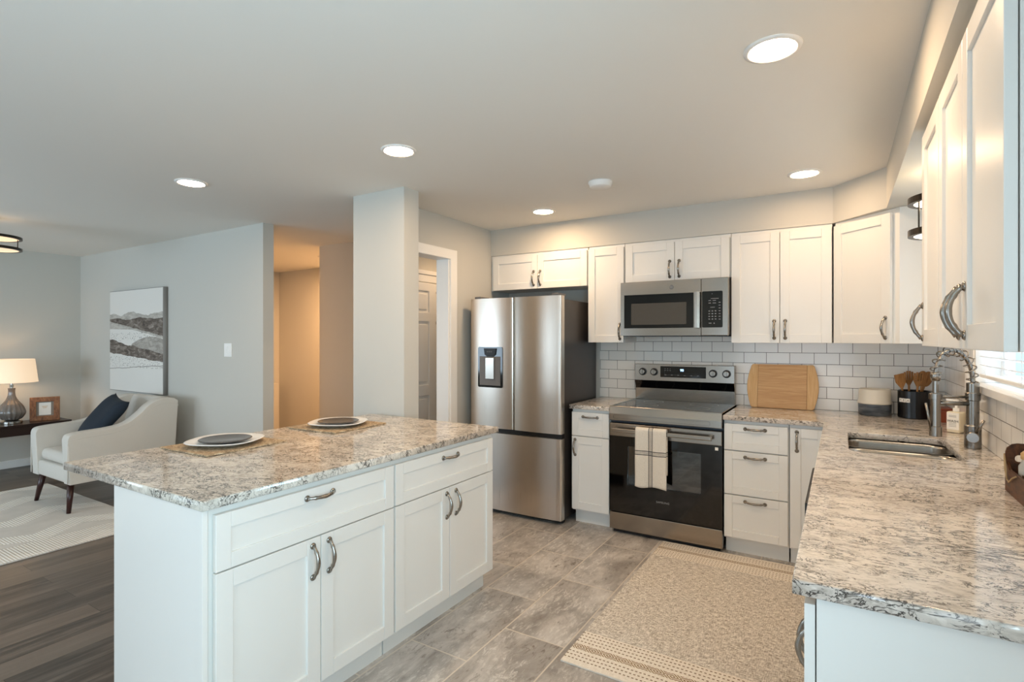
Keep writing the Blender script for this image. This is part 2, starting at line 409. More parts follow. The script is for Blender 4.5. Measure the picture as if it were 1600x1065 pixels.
def plate(loops, z0, z1, mp=None, bev=0):
    """A flat slab from 2D loops (outer first, holes after), through a filled curve."""
    cu = bpy.data.curves.new('tmp', 'CURVE'); cu.dimensions = '2D'; cu.fill_mode = 'BOTH'; cu.extrude = (z1-z0)/2-bev; cu.bevel_depth = bev; cu.bevel_resolution = 1; cu.offset = -bev
    for lp in loops:
        s = cu.splines.new('POLY'); s.points.add(len(lp)-1)
        for p, (x, y) in zip(s.points, lp): p.co = (x, y, 0, 1)
        s.use_cyclic_u = True
    o = bpy.data.objects.new('tmp', cu); me = bpy.data.meshes.new_from_object(o); bm = bmesh.new(); bm.from_mesh(me)
    bmesh.ops.remove_doubles(bm, verts=bm.verts, dist=1e-5)
    for v in bm.verts:
        x, y, z = v.co; z += (z0+z1)/2
        v.co = mp(x, y, z) if mp else (x, y, z)
    bpy.data.objects.remove(o); bpy.data.curves.remove(cu); bpy.data.meshes.remove(me)
    return bm
def rect(x0, x1, y0, y1): return [(x0, y0), (x1, y0), (x1, y1), (x0, y1)]
def text_bm(s, size, ext=.0004, align='CENTER'):
    """Lettering standing up and facing -y, centred on the origin."""
    cu = bpy.data.curves.new('tmp', 'FONT'); cu.body = s; cu.size = size; cu.extrude = ext; cu.align_x = align; cu.align_y = 'CENTER'; cu.resolution_u = 2
    o = bpy.data.objects.new('tmp', cu); me = bpy.data.meshes.new_from_object(o); bm = bmesh.new(); bm.from_mesh(me)
    for v in bm.verts: v.co = (v.co.x, -v.co.z, v.co.y)
    bpy.data.objects.remove(o); bpy.data.curves.remove(cu); bpy.data.meshes.remove(me); return bm
def thing(name, label, cat, loc=(0, 0, 0), rz=0, group=None):
    o = bpy.data.objects.new(name, None); o.empty_display_size = .1; C.objects.link(o)
    o.location = loc; o.rotation_euler = (0, 0, rz); o['label'] = label; o['category'] = cat
    if group: o['group'] = group
    return o
def tag(o, label, cat, group=None):
    o['label'] = label; o['category'] = cat
    if group: o['group'] = group
    return o
def struct(name, bm, m, **k):
    o = obj(name, bm, m, **k); o['kind'] = 'structure'; return o
def mapx(x0):   # loops drawn in (y, z), slab runs along x
    return lambda u, v, w: (w, u, v)
def mapy(u, v, w): return (u, w, v)
def dup(root, loc, rz=None, label=None, group=None):
    r = root.copy(); C.objects.link(r); r.location = loc
    if rz is not None: r.rotation_euler = (0, 0, rz)
    if label: r['label'] = label
    if group: r['group'] = group
    for ch in list(root.children):
        c = ch.copy(); C.objects.link(c); c.parent = r
        for gr in ch.children:
            d = gr.copy(); C.objects.link(d); d.parent = c
    return r

# ------------------------------------------------------------------ the setting
ZC, XW, YW = 2.396, .573, 4.357
XK = -2.71            # kitchen side of the wall with the doorway
LW, YL = -7.75, 2.76  # living room walls
SPLIT = -2.2
bm = bmesh.new(); prism(bm, [(SPLIT, REAR), (XW+.15, REAR), (XW+.15, YW+.15), (XK, YW+.15), (XK, 2.56), (SPLIT, 2.56)], -.05, 0); struct('floor', bm, M['floortile'])
bm = bmesh.new(); prism(bm, [(SPLIT, REAR), (SPLIT, 2.56), (XK, 2.56), (XK, YW+.15), (XK, 6.6), (LW-.15, 6.6), (LW-.15, REAR)], -.05, 0); struct('floor_living', bm, M['floorwood'])
struct('ceiling', BX(LW-.15, XW+.15, REAR-.15, 6.6, ZC, ZC+.1), M['ceiling'])
struct('wall_back', BX(XK-.12, XW+.15, YW, YW+.15, 0, ZC), M['wall'])
# right wall with the window over the sink
WY0, WY1, WZ0, WZ1 = 2.50, 3.49, 1.19, 2.08
struct('wall_right', plate([rect(REAR, YW, 0, ZC), rect(WY0, WY1, WZ0, WZ1), rect(-1.3, .25, .95, 2.1)], XW, XW+.15, mapx(0)), M['wall'])
# rear wall behind the camera with a patio opening and a living room window
struct('wall_rear', plate([rect(LW, XW+.15, 0, ZC), rect(-1.7, .2, .02, 2.1), rect(-7.5, -4.3, .7, 2.2)], REAR-.15, REAR, mapy), M['wall'])
struct('wall_left', BX(LW-.15, LW, REAR-.15, YL+.1, 0, ZC), M['wall'])
struct('wall_living', BX(LW, -4.165, YL, YL+.1, 0, ZC), M['wall'])
struct('wall_column', BX(-2.875, -2.405, 2.585, 2.725, 0, ZC), M['wall'])
# kitchen wall with the doorway behind the column
struct('wall_doorway', plate([[(2.725, 0), (2.76, 0), (2.76, 2.075), (3.44, 2.075), (3.44, 0), (YW, 0), (YW, ZC), (2.725, ZC)]], XK-.12, XK, mapx(0)), M['wall'])
struct('wall_hall_near', BX(-4.72, -3.85, 3.78, 3.90, 0, ZC), M['wall'])
struct('wall_hall_back', BX(-7.05, -3.97, 4.93, 5.05, 0, ZC), M['wall'])
struct('wall_hall_left', BX(-7.17, -7.05, YL+.1, 5.05, 0, ZC), M['wall'])
struct('wall_hall_door', BX(-3.97, -3.85, 3.90, 6.3, 0, ZC), M['wall'])
struct('wall_hall_end', BX(-3.85, XK-.12, 6.2, 6.3, 0, ZC), M['wall'])
struct('wall_hall_right', BX(XK-.24, XK-.12, YW+.15, 6.2, 0, ZC), M['wall'])
# low stair wall cap glimpsed at the far left of the hall
struct('trim_1', BX(-6.98, -6.87, 4.72, 4.80, 0, .78), M['wall'], bevel=.006)
# soffit above the wall cabinets: back run, diagonal corner, right run
ZS = 2.161
bm = bmesh.new()
prism(bm, [(XK, YW), (XK, 4.047), (-.042, 4.047), (.2246, 3.738), (.2246, REAR), (XW, REAR), (XW, YW)], ZS, ZC)
struct('wall_soffit', bm, M['wall'])
# doorway casing and jamb
bm = bmesh.new()
prism(bm, [(3.44, 0), (3.527, 0), (3.527, 2.138), (2.73, 2.138), (2.73, 2.058), (3.44, 2.058)], XK, XK+.018, 'x')
struct('trim_2', bm, M['trim'], bevel=.005)
bm = bmesh.new(); box(bm, XK-.12, XK+.004, 3.425, 3.442, 0, 2.075); box(bm, XK-.12, XK+.004, 2.76, 3.425, 2.058, 2.075)
box(bm, XK-.12, XK+.004, 2.745, 2.762, 0, 2.075)
struct('trim_3', bm, M['trim'], bevel=.002)
# six panel door in the little hall
D = thing('door_1', '', ''); del D['label']; del D['category']; D['kind'] = 'structure'; D.location = (-3.85, 4.15, 0)
bm = bmesh.new(); box(bm, .001, .02, 0, .80, .005, 2.02)
st = .105
xs = (0, .10, .345, .455, .70, .80); zs = (0.005, .22, .80, .92, 1.60, 1.70, 1.93, 2.02)
box(bm, .02, .036, 0, .10, .005, 2.02); box(bm, .02, .036, .345, .455, .005, 2.02); box(bm, .02, .036, .70, .80, .005, 2.02)
for a, b in ((.005, .22), (.80, .92), (1.60, 1.70), (1.93, 2.02)): box(bm, .02, .0357, .1, .7, a, b)
for y0 in (.10, .455):
    for z0, z1 in ((.22, .80), (.92, 1.60), (1.70, 1.93)): box(bm, .018, .031, y0+.03, y0+.215, z0+.03, z1-.03)
obj('door_leaf', bm, M['trim'], D, bevel=.006)
bm = bmesh.new(); prism(bm, [(-.09, 0), (-.012, 0), (-.012, 2.03), (.812, 2.03), (.812, 0), (.89, 0), (.89, 2.11), (-.09, 2.11)], .0, .02, 'x')
box(bm, 0, .034, -.11, .91, 2.11, 2.155)
obj('door_casing', bm, M['trim'], D, bevel=.005)
bm = bmesh.new(); cyl(bm, (.036, .06, .95), (.08, .06, .95), .011); lathe(bm, [(.001, .925), (.022, .932), (.027, .95), (.022, .968), (.001, .975)], 20, .085, .06)
obj('door_knob', bm, M['nickel'], D, smooth=True)
# baseboards
def baseb(n, *a): struct('baseboard_'+n, BX(*a), M['trim'], bevel=.004)
baseb('left', LW, LW+.014, REAR, YL, 0, .085)
baseb('living', LW+.014, -4.15, YL-.014, YL, 0, .085)
baseb('living_end', -4.165, -4.151, YL, YL+.1, 0, .085)
baseb('hall_near', -4.72, -3.85, 3.766, 3.78, 0, .085)
baseb('hall_back', -7.05, -3.97, 4.916, 4.93, 0, .085)
baseb('kitchen_left', XK, XK+.014, 3.53, 4.3, 0, .085)
# tiled backsplash
struct('wall_tile_back', BX(-1.775, XW, YW-.008, YW, .9145, 1.46), M['tile_back'])
bm = plate([[(1.24, .9145), (YW-.008, .9145), (YW-.008, 1.40), (WY1, 1.40), (WY1, WZ0-.03), (WY0-.02, WZ0-.03), (WY0-.02, 1.3845), (1.24, 1.3845)]], XW-.008, XW, mapx(0))
struct('wall_tile_right', bm, M['tile_right'])
# window over the sink
Wn = struct('window_1', plate([rect(WY0, WY1, WZ0, WZ1), rect(WY0+.05, WY0+.475, WZ0+.05, WZ1-.05), rect(WY0+.515, WY1-.05, WZ0+.05, WZ1-.05)], XW+.095, XW+.125, mapx(0)), M['trim'])
obj('window_pane', BX(XW+.107, XW+.112, WY0+.05, WY1-.05, WZ0+.05, WZ1-.05), M['pane'], Wn)
bm = bmesh.new(); box(bm, XW-.03, XW-.0005, WY0-.04, WY1+.03, WZ0-.03, WZ0+.004); box(bm, XW-.0005, XW+.0945, WY0+.001, WY1-.001, WZ0+.0005, WZ0+.004); obj('window_sill', bm, M['trim'], Wn, bevel=.004)
bm = bmesh.new(); box(bm, XW, XW+.095, WY1-.012, WY1-.0005, WZ0+.005, WZ1-.013); box(bm, XW, XW+.095, WY0+.0005, WY0+.012, WZ0+.005, WZ1-.013); box(bm, XW, XW+.095, WY0+.0005, WY1-.0005, WZ1-.0125, WZ1-.0005)
obj('window_jamb', bm, M['trim'], Wn)

# ------------------------------------------------------------------ cabinet kit (front faces local -y)
def shaker(name, x0, x1, z0, z1, parent, rail=.057, t=.02, m=None):
    w, h = x1-x0, z1-z0; r = min(rail, h*.33); bm = bmesh.new()
    box(bm, r-.004, w-r+.004, .009, t-.001, r-.004, h-r+.004)
    box(bm, 0, r, 0, t, 0, h); box(bm, w-r, w, 0, t, 0, h)
    box(bm, r+.0004, w-r-.0004, 0.0003, t, 0, r); box(bm, r+.0004, w-r-.0004, 0.0003, t, h-r, h)
    return obj(name, bm, m or M['white'], parent, bevel=.0016, seg=2, loc=(x0, 0, z0))
HM = {}
def pull_mesh():
    if 'm' in HM: return HM['m']
    bm = bmesh.new(); n = 16; L = .058; pts = []; rad = []
    for i in range(n+1):
        s = i/n; z = -L+2*L*s; y = -.004-.027*math.sin(PI*s)**.8
        pts.append((0, y, z)); e = abs(2*s-1); rad.append(.0058+.0046*(1-min(1, abs(e-.0)*1.6)) * .45+(.003 if e > .92 else 0)+(.0018 if .55 < e < .7 else 0))
    tube(bm, pts, rad, 10)
    for sg in (-1, 1):
        tube(bm, [(0, .0, sg*L), (0, -.003, sg*L), (0, -.006, sg*L)], [.0125, .0115, .007], 14)
    me = bpy.data.meshes.new('handle'); bmesh.ops.recalc_face_normals(bm, faces=bm.faces); bm.to_mesh(me); bm.free()
    for p in me.polygons: p.use_smooth = True
    me.materials.append(M['nickel']); HM['m'] = me; return me
def pull(parent, x, z, horiz=False):
    o = bpy.data.objects.new('handle', pull_mesh()); C.objects.link(o); o.parent = parent; o.location = (x, 0, z)
    if horiz: o.rotation_euler = (0, PI/2, 0)
    return o
def cabinet(name, label, cat, loc, rz, w, d, z0, z1, doors, drawers=(), toe=True, group=None, solid=True, x0=0):
    """doors / drawers: (x0, x1, z0, z1, handle x, handle z) in the cabinet's own frame."""
    t = thing(name, label, cat, loc, rz, group)
    bm = bmesh.new()
    if solid: box(bm, x0, w, .0225, d, z0, z1)
    else:
        box(bm, x0, w, .0225, .04, z0, z1); box(bm, x0, x0+.018, .0405, d, z0, z1); box(bm, w-.018, w, .0405, d, z0, z1); box(bm, x0+.019, w-.019, .0405, d, z0, z0+.018)
    obj('carcass', bm, M['white'], t, bevel=.001)
    if toe:
        obj('toe_kick', BX(x0+.003, w-.003, .075, .093, 0, z0), M['white'], t)
    for (a, b, c, e, hx, hz) in doors:
        o = shaker('door', a, b, c, e, t); pull(o, hx-a, hz-c)
    for (a, b, c, e, hx, hz) in drawers:
        o = shaker('drawer', a, b, c, e, t, rail=.05); pull(o, hx-a, hz-c, True)
    return t
BF = 3.734     # face plane of the back base run
UF = 4.035     # face plane of the wall cabinets
# island (fronts face +x, local x runs to +y, local y to -x)
IX = -1.668
RI = PI/2
cabinet('base_cabinet', 'white island base cabinet nearest the camera, one wide drawer over two doors', 'cabinet', (IX-.02+.02, .922, 0), RI, .812, .588, .115, .8815,
        [(.023, .419, .118, .669, .385, .583), (.423, .807, .118, .669, .459, .583)], [(.023, .807, .674, .855, .418, .823)], solid=True)
cabinet('base_cabinet', 'white island base cabinet next to the refrigerator, drawer over two doors', 'cabinet', (IX, 1.736, 0), RI, .792, .588, .115, .8815,
        [(.004, .385, .118, .669, .363, .583), (.389, .775, .118, .669, .437, .583)], [(.004, .775, .674, .855, .394, .823)])
tag(obj('island_back_panel', BX(-2.276, -2.258, .922, 2.526, 0, .8815), M['white']), 'plain white back panel of the island on the living room side', 'panel')
tag(obj('island_end_panel', BX(-2.2575, -1.757, .922, .9215+.0005, 0, .1149), M['white']) if False else obj('island_end_panel', BX(-2.2565, -1.672, .9045, .9215, 0, .8815), M['white'], bevel=.001), 'flat white end panel closing the near end of the island', 'panel')
# island worktop
tag(obj('island_countertop', plate([rect(-2.665, -1.652, .893, 2.545)], .8825, .914, bev=.003), M['granite_island']), 'beige speckled stone worktop on the white island', 'countertop')

# back base run
cabinet('base_cabinet', 'narrow white base cabinet between refrigerator and range, drawer over one door', 'cabinet', (-1.757, BF, 0), 0, .306, .61, .105, .8815,
        [(.003, .303, .118, .672, .03, .588)], [(.003, .303, .678, .857, .153, .823)])
cabinet('base_cabinet', 'white base cabinet right of the range with a stack of three drawers', 'cabinet', (-.657, BF, 0), 0, .382, .61, .105, .8815,
        [], [(.003, .377, .687, .858, .19, .829), (.003, .377, .399, .680, .19, .646), (.003, .377, .118, .392, .19, .359)])
t = cabinet('base_cabinet', 'white corner base cabinet with one door, beside the three drawers', 'cabinet', (-.272, BF, 0), 0, .235, .61, .105, .8815,
        [(.006, .213, .118, .858, .042, .778)], [])
obj('corner_box', BX(.236, .84, .03, .61, .105, .8815), M['white'], t)
# right base run (fronts face -x; local x runs to -y, local y to +x)
RX, RR = -.065, -PI/2
cabinet('base_cabinet', 'white base cabinet at the near end of the sink run, under the stone counter', 'cabinet', (RX, 1.985, 0), RR, .715, .62, .105, .8815,
        [(.003, .355, .118, .672, .325, .60), (.359, .712, .118, .672, .389, .60)], [(.003, .712, .678, .857, .357, .77)])
cabinet('base_cabinet', 'white sink base cabinet below the steel sink', 'cabinet', (RX, 3.69, 0), RR, 1.08, .62, .105, .8815,
        [(.35, .71, .118, .672, .68, .60), (.714, 1.076, .118, .672, .744, .60)], [(.35, 1.076, .678, .857, .71, .77)], solid=False)
dw = thing('dishwasher', 'dark fronted dishwasher built in under the counter beside the sink', 'dishwasher', (RX, 2.605, 0), RR)
obj('tub', BX(.002, .612, .03, .6, .10, .878), M['grey'], dw)
obj('door', BX(.004, .610, -.012, .028, .12, .872), M['steel'], dw, bevel=.004)
obj('toe_panel', BX(.004, .610, .06, .08, 0, .10), M['black'], dw)
bm = bmesh.new(); box(bm, .02, .594, -.036, -.022, .82, .868); box(bm, .03, .05, -.022, -.0125, .83, .86); box(bm, .564, .584, -.022, -.0125, .83, .86)
obj('bar_handle', bm, M['black'], dw, bevel=.004)

# countertops
tag(obj('countertop', plate([rect(-1.762, -1.449, 3.706, YW-.001)], .8825, .914, bev=.003), M['granite']), 'small stone worktop piece between refrigerator and range', 'countertop')
SX0, SX1, SY0, SY1 = .032, .436, 2.80, 3.385
tag(obj('countertop', plate([[(-.655, 3.706), (-.0853, 3.706), (-.0853, 1.243), (XW-.001, 1.243), (XW-.001, YW-.001), (-.655, YW-.001)], rrect(SX0, SX1, SY0, SY1, .06)], .8825, .914, bev=.003), M['granite']),
    'L-shaped cream and grey stone worktop holding the sink', 'countertop')
# sink
sk = thing('sink', 'undermount stainless double bowl sink set in the stone counter', 'sink', (.234, 3.09, .882))
def bowl(y0, y1, dep):
    bm = bmesh.new(); loops = []
    for ins, z, r in ((-.012, -.001, .07), (0, -.001, .06), (.004, -.02, .055), (.008, -dep+.03, .05), (.02, -dep+.006, .045), (.045, -dep, .04)):
        loops.append([bm.verts.new((x-.234, y-3.09, z)) for x, y in rrect(SX0-.004+ins, SX1+.004-ins, y0+ins, y1-ins, r, 6)])
    for a, b in zip(loops, loops[1:]):
        for i in range(len(a)): bm.faces.new((a[i], a[(i+1) % len(a)], b[(i+1) % len(a)], b[i]))
    bm.faces.new(loops[-1]); return bm
obj('bowl', bowl(SY0-.004, 3.075, .17), M['sinksteel'], sk, smooth=True)
obj('bowl', bowl(3.115, SY1+.004, .20), M['sinksteel'], sk, smooth=True)
obj('bowl_divider', BX(SX0-.23+.02-.0, SX1-.234-.02, -.0135, .0235, -.018, -.008), M['sinksteel'], sk, bevel=.004)
for y, dz in ((2.94-3.09, -.168), (3.25-3.09, -.198)):
    bm = bmesh.new(); lathe(bm, [(.045, 0), (.043, .003), (.03, .002), (.012, -.0005)], 24); obj('drain', bm, M['chrome'], sk, smooth=True, loc=(0, y, dz))

# ------------------------------------------------------------------ faucet
fa = thing('kitchen_faucet', 'tall pull-down spring faucet in brushed metal behind the sink', 'faucet', (.512, 3.17, .9145))
bm = bmesh.new(); lathe(bm, [(.031, 0), (.031, .10), (.027, .104), (.024, .106), (.024, .215), (.028, .217), (.028, .25), (.024, .252), (.024, .295), (.012, .297)], 28); obj('column', bm, M['chrome'], fa, smooth=False, bevel=.001)
hd = Vector((-.145, -.095, 0))    # spray head offset from the column
def bez(p0, p1, p2, p3, n):
    return [p0*(1-t)**3+p1*3*t*(1-t)**2+p2*3*t*t*(1-t)+p3*t**3 for t in [i/n for i in range(n+1)]]
A = bez(Vector((0, 0, .29)), Vector((.0, 0, .47)), hd+Vector((.01, 0, .50)), hd*1.0+Vector((0, 0, .335)), 40)
bm = bmesh.new(); tube(bm, A, .0085, 10); obj('hose', bm, M['chrome'], fa, smooth=True)
# the coil spring round the hose
bm = bmesh.new(); pts = []; turns = 10; N = turns*16
L_ = [0]
for a, b in zip(A, A[1:]): L_.append(L_[-1]+(b-a).length)
def along(s):
    s *= L_[-1]
    for i in range(len(A)-1):
        if s <= L_[i+1]+1e-9:
            f = (s-L_[i])/(L_[i+1]-L_[i]); return A[i].lerp(A[i+1], f), (A[i+1]-A[i]).normalized()
    return A[-1], (A[-1]-A[-2]).normalized()
for i in range(N+1):
    p, T = along(i/N); side = Vector((-hd.y, hd.x, 0)).normalized(); up = T.cross(side).normalized(); a = 2*PI*i/16
    pts.append(p+(side*math.cos(a)+up*math.sin(a))*.0215)
tube(bm, pts, .0030, 8); obj('spring', bm, M['chrome'], fa, smooth=True)
bm = bmesh.new(); e0 = A[-1]; tube(bm, [e0+Vector((0, 0, .01)), e0, e0+Vector((0, 0, -.012)), e0+Vector((0, 0, -.03))], [.017, .02, .02, .016], 20); obj('hose_collar', bm, M['chrome'], fa, smooth=True)
bm = bmesh.new(); tube(bm, [hd+Vector((0, 0, z)) for z in (.335, .25, .249, .10, .099, .055)], [.0105, .0115, .018, .0195, .024, .024], 24); obj('spray_head', bm, M['chrome'], fa, smooth=False, bevel=.001)
bm = bmesh.new()
tube(bm, [Vector((0, 0, .232))*1.0, hd+Vector((0, 0, .232))], .0065, 12); obj('holder_arm', bm, M['chrome'], fa, smooth=True)
bm = bmesh.new(); tube(bm, [Vector((0, 0, .20)), hd*.9+Vector((0, 0, .205))], .0095, 12); obj('spout', bm, M['chrome'], fa, smooth=True)
bm = bmesh.new(); lathe(bm, [(.0245, .222), (.0245, .248)], 24, hd.x, hd.y); obj('holder_ring', bm, M['chrome'], fa, smooth=False, bevel=.001)
sd = hd.normalized()
bm = bmesh.new(); tube(bm, [hd+Vector((0, 0, .08))+sd*.02, hd+sd*.03+Vector((0, 0, .13)), hd+sd*.045+Vector((0, 0, .205))], [.005, .005, .0055], 10); obj('spray_lever', bm, M['chrome'], fa, smooth=True)
fw = Vector((-.16, -.98, 0)).normalized()
bm = bmesh.new(); tube(bm, [fw*.02+Vector((0, 0, .055)), fw*.066+Vector((0, 0, .055)), fw*.07+Vector((0, 0, .055))], [.025, .025, .022], 24); obj('mixer_cap', bm, M['chrome'], fa, smooth=False, bevel=.001)
bm = bmesh.new(); tube(bm, [fw*.05+Vector((.01, 0, .07)), fw*.055+Vector((.035, -.02, .135))], [.0065, .0055], 12); obj('mixer_lever', bm, M['chrome'], fa, smooth=True)

# ------------------------------------------------------------------ wall cabinets
UT, UB = 2.136, 1.384
def upper(label, x, w, zb, doors, loc=None, rz=0, d=.315):
    return cabinet('wall_cabinet', label, 'cabinet', loc or (x, UF, 0), rz, w, d, zb, ZS-.001, doors, toe=False)
upper('short white wall cabinet above the refrigerator with two doors', -2.705, .945, 1.846, [(.03, .482, 1.846, UT, .447, 1.936), (.486, .943, 1.846, UT, .512, 1.936)])
upper('narrow tall white wall cabinet between refrigerator and microwave', -1.751, .302, UB, [(.002, .300, UB, UT, .27, 1.47)])
upper('short white wall cabinet directly above the microwave', -1.446, .783, 1.849, [(.011, .389, 1.849, UT, .355, 1.935), (.393, .775, 1.849, UT, .424, 1.935)])
upper('tall white two door wall cabinet right of the microwave', -.660, .614, UB, [(.002, .307, UB, UT, .275, 1.475), (.311, .611, UB, UT, .342, 1.475)])
# diagonal corner cabinet
dl = Vector((.252-(-.042), 3.747-4.035)); ang = math.atan2(dl.y, dl.x); wdg = dl.length
t = thing('wall_cabinet', 'white corner wall cabinet with a diagonal door', 'cabinet', (-.042, 4.035, 0), ang)
mi = Matrix.Translation((-.042, 4.035, 0)) @ Matrix.Rotation(ang, 4, 'Z'); mi.invert()
nrm = Vector((-dl.y, dl.x)).normalized()*.0225
pl = [(-.0445+nrm.x, 4.035+nrm.y), (.252+nrm.x, 3.747+nrm.y-.0), (.285, 3.738), (XW-.002, 3.738), (XW-.002, YW-.009), (-.0445, YW-.009)]
pl = [tuple((mi @ Vector((x, y, 0)))[:2]) for x, y in pl]
bm = bmesh.new(); prism(bm, pl, UB, ZS-.001); obj('carcass', bm, M['white'], t, bevel=.001)
o = shaker('door', .004, wdg-.014, UB, UT, t); pull(o, wdg-.014-.004-.03, 1.475-UB)
# right run uppers
upper('white single door wall cabinet at the window end of the right wall', 0, .384, UB, [(.002, .382, UB, UT, .03, 1.47)], loc=(.251, 2.433, 0), rz=RR)
upper('white two door wall cabinet nearest the camera on the right wall', 0, .758, UB, [(.006, .366, UB, UT, .333, 1.475), (.370, .757, UB, UT, .404, 1.475)], loc=(.251, 2.047, 0), rz=RR)

# ------------------------------------------------------------------ refrigerator
fr = thing('refrigerator', 'stainless french door refrigerator with a dispenser in its left door', 'refrigerator', (-2.635, 3.62, 0))
FWD = .84
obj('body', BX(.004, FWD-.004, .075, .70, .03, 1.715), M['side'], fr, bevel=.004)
def curved(x0, x1, z0, z1, t=.07, bulge=.010, r=.014, holes=None):
    """A slightly bowed door; local y: front at about 0."""
    w = x1-x0; prof = []
    n = 20
    for i in range(n+1):
        s = i/n; x = x0+w*s; y = bulge*(2*s-1)**2
        prof.append((x, y))
    corner = [(x0, t), (x0, bulge+r)]+[(x0+r*(1-math.cos(a)), bulge+r*(1-math.sin(a))) for a in (PI/8, PI/4, 3*PI/8)]
    right = [(x1-r*(1-math.cos(a)), bulge+r*(1-math.sin(a))) for a in (3*PI/8, PI/4, PI/8)]+[(x1, bulge+r), (x1, t)]
    mid = [(max(min(x, x1-r), x0+r), y) for x, y in prof[1:-1]]
    bm = bmesh.new(); prism(bm, corner+mid+right, z0, z1); return bm
dl_ = obj('door', curved(.0, .417, .69, 1.742), M['steel'], fr); dl_['label'] = 'left door with ice and water dispenser'
obj('door', curved(.423, FWD, .69, 1.742), M['steel'], fr)
obj('freezer_drawer', curved(.0, FWD, .035, .652, bulge=.012), M['steel'], fr)
obj('handle_recess', BX(.004, FWD-.004, .03, .074, .652, .69), M['black'], fr)
for x in (.03, FWD-.09): obj('hinge_cover', BX(x, x+.06, .03, .16, 1.742, 1.762), M['grey'], fr, bevel=.004)
for x in (.06, FWD-.06):
    bm = bmesh.new(); cyl(bm, (x, .12, .0), (x, .12, .032), .02); obj('foot', bm, M['black'], fr)
obj('toe_grille', BX(.01, FWD-.01, .06, .1, .008, .033), M['black'], fr)
ds = obj('dispenser', plate([rrect(.087, .324, 1.018, 1.347, .012)], -.004, .004, mapy), M['blackglass'], dl_); 
bm = bmesh.new(); box(bm, .105, .306, -.006, -.0042, 1.035, 1.27); obj('dispenser_cavity', bm, M['grey'], dl_)
obj('dispenser_paddle', BX(.165, .25, -.016, -.006, 1.085, 1.262), M['steel2'], dl_, bevel=.004)
bm = bmesh.new(); prism(bm, [(.15, 1.335), (.27, 1.335), (.262, 1.285), (.24, 1.27), (.18, 1.27), (.158, 1.285)], -.012, -.004, 'y'); obj('dispenser_controls', bm, M['black'], dl_)
bm = text_bm('o o o', .022); obj('control_icons', bm, M['mark'], dl_, loc=(.205, -.0125, 1.31))

# ------------------------------------------------------------------ range
rg = thing('range', 'stainless electric range with black glass top and oven door', 'stove', (-1.443, 3.72, 0))
RW = .78
bm = bmesh.new()  # hollow oven body
box(bm, .003, .10, .045, .60, .04, .905); box(bm, RW-.10, RW-.003, .045, .60, .04, .905)
box(bm, .1001, RW-.1001, .045, .60, .04, .28); box(bm, .1001, RW-.1001, .045, .60, .70, .905); box(bm, .1001, RW-.1001, .52, .60, .2801, .6999)
obj('body', bm, M['enamel'], rg)
for z in (.40, .53):
    bm = bmesh.new()
    for y in (.07, .5): cyl(bm, (.105, y, z), (RW-.105, y, z), .0035, 6)
    for k in range(14): cyl(bm, (.13+k*.04, .07, z), (.13+k*.04, .5, z), .002, 6)
    obj('oven_rack', bm, M['chrome'], rg)
cook = obj('cooktop', BX(.0, RW, .012, .565, .905, .921), M['blackglass'], rg, bevel=.002)
for x, y, r in ((.20, .19, .10), (.58, .19, .085), (.20, .42, .075), (.58, .42, .10)):
    bm = bmesh.new(); lathe(bm, [(r, .9213), (r, .9216), (r-.002, .9216), (r-.002, .9213)], 40, x, y, caps=False); obj('burner_ring', bm, M['mark'], cook)
bm = bmesh.new(); box(bm, .0, .010, .0, .565, .9, .925); box(bm, RW-.010, RW, .0, .565, .9, .925); box(bm, .0101, RW-.0101, .0, .0118, .9, .925)
obj('cooktop_frame', bm, M['steel2'], rg, bevel=.003)
bm = bmesh.new(); prism(bm, [(0, .92), (-.012, .87), (-.012, .822), (.04, .822), (.04, .92)], .0, RW, 'x')
fb = obj('front_panel', bm, M['steel2'], rg, bevel=.003)
bm = plate([rrect(.03, RW-.075, .832, .862, .008), rrect(.034, RW-.079, .836, .858, .006)], -.0145, -.0125, mapy); obj('front_groove', bm, M['chrome'], fb)
od = obj('oven_door', plate([rrect(.0, RW, .158, .803, .004), rect(.135, .645, .365, .64)], .0, .042, mapy), M['blackglass'], rg)
obj('door_window', BX(.135, .645, .012, .018, .365, .64), M['ovenpane'], od)
obj('door_trim', BX(.002, RW-.002, -.006, .001, .708, .80), M['steel2'], od, bevel=.003)
bm = bmesh.new(); box(bm, .03, RW-.055, -.058, -.040, .742, .772); box(bm, .035, .06, -.041, -.005, .744, .770); box(bm, RW-.085, RW-.06, -.041, -.005, .744, .770)
obj('door_handle', bm, M['steel2'], od, bevel=.006)
bm = text_bm('SAMSUNG', .020); obj('brand_lettering', bm, M['mark'], od, loc=(.389, -.0008, .272))
obj('corner_sticker', BX(RW-.045, RW-.025, -.001, .0, .675, .695), M['paper'], od)
obj('storage_drawer', BX(.0, RW, .0, .042, .03, .152), M['steel2'], rg, bevel=.003)
obj('plinth', BX(.02, RW-.02, .03, .06, .004, .03), M['black'], rg)
for x in (.05, RW-.05):
    bm = bmesh.new(); cyl(bm, (x, .1, 0), (x, .1, .04), .018); obj('foot', bm, M['black'], rg); bm = bmesh.new(); cyl(bm, (x, .5, 0), (x, .5, .04), .018); obj('foot', bm, M['black'], rg)
bm = bmesh.new(); prism(bm, [(.572, .905), (.565, 1.03), (.548, 1.075), (.548, 1.21), (.62, 1.21), (.62, .905)], .005, RW-.01, 'x')
bg = obj('backguard', bm, M['steel2'], rg, bevel=.003)
bm = bmesh.new(); prism(bm, [(.5655, 1.015), (.5455, 1.070), (.5405, 1.079), (.558, 1.0795), (.574, 1.02)], .008, RW-.013, 'x'); obj('vent_strip', bm, M['blackglass'], bg)
obj('display', BX(.215, .565, .5455, .55, 1.108, 1.195), M['blackglass'], bg, bevel=.001)
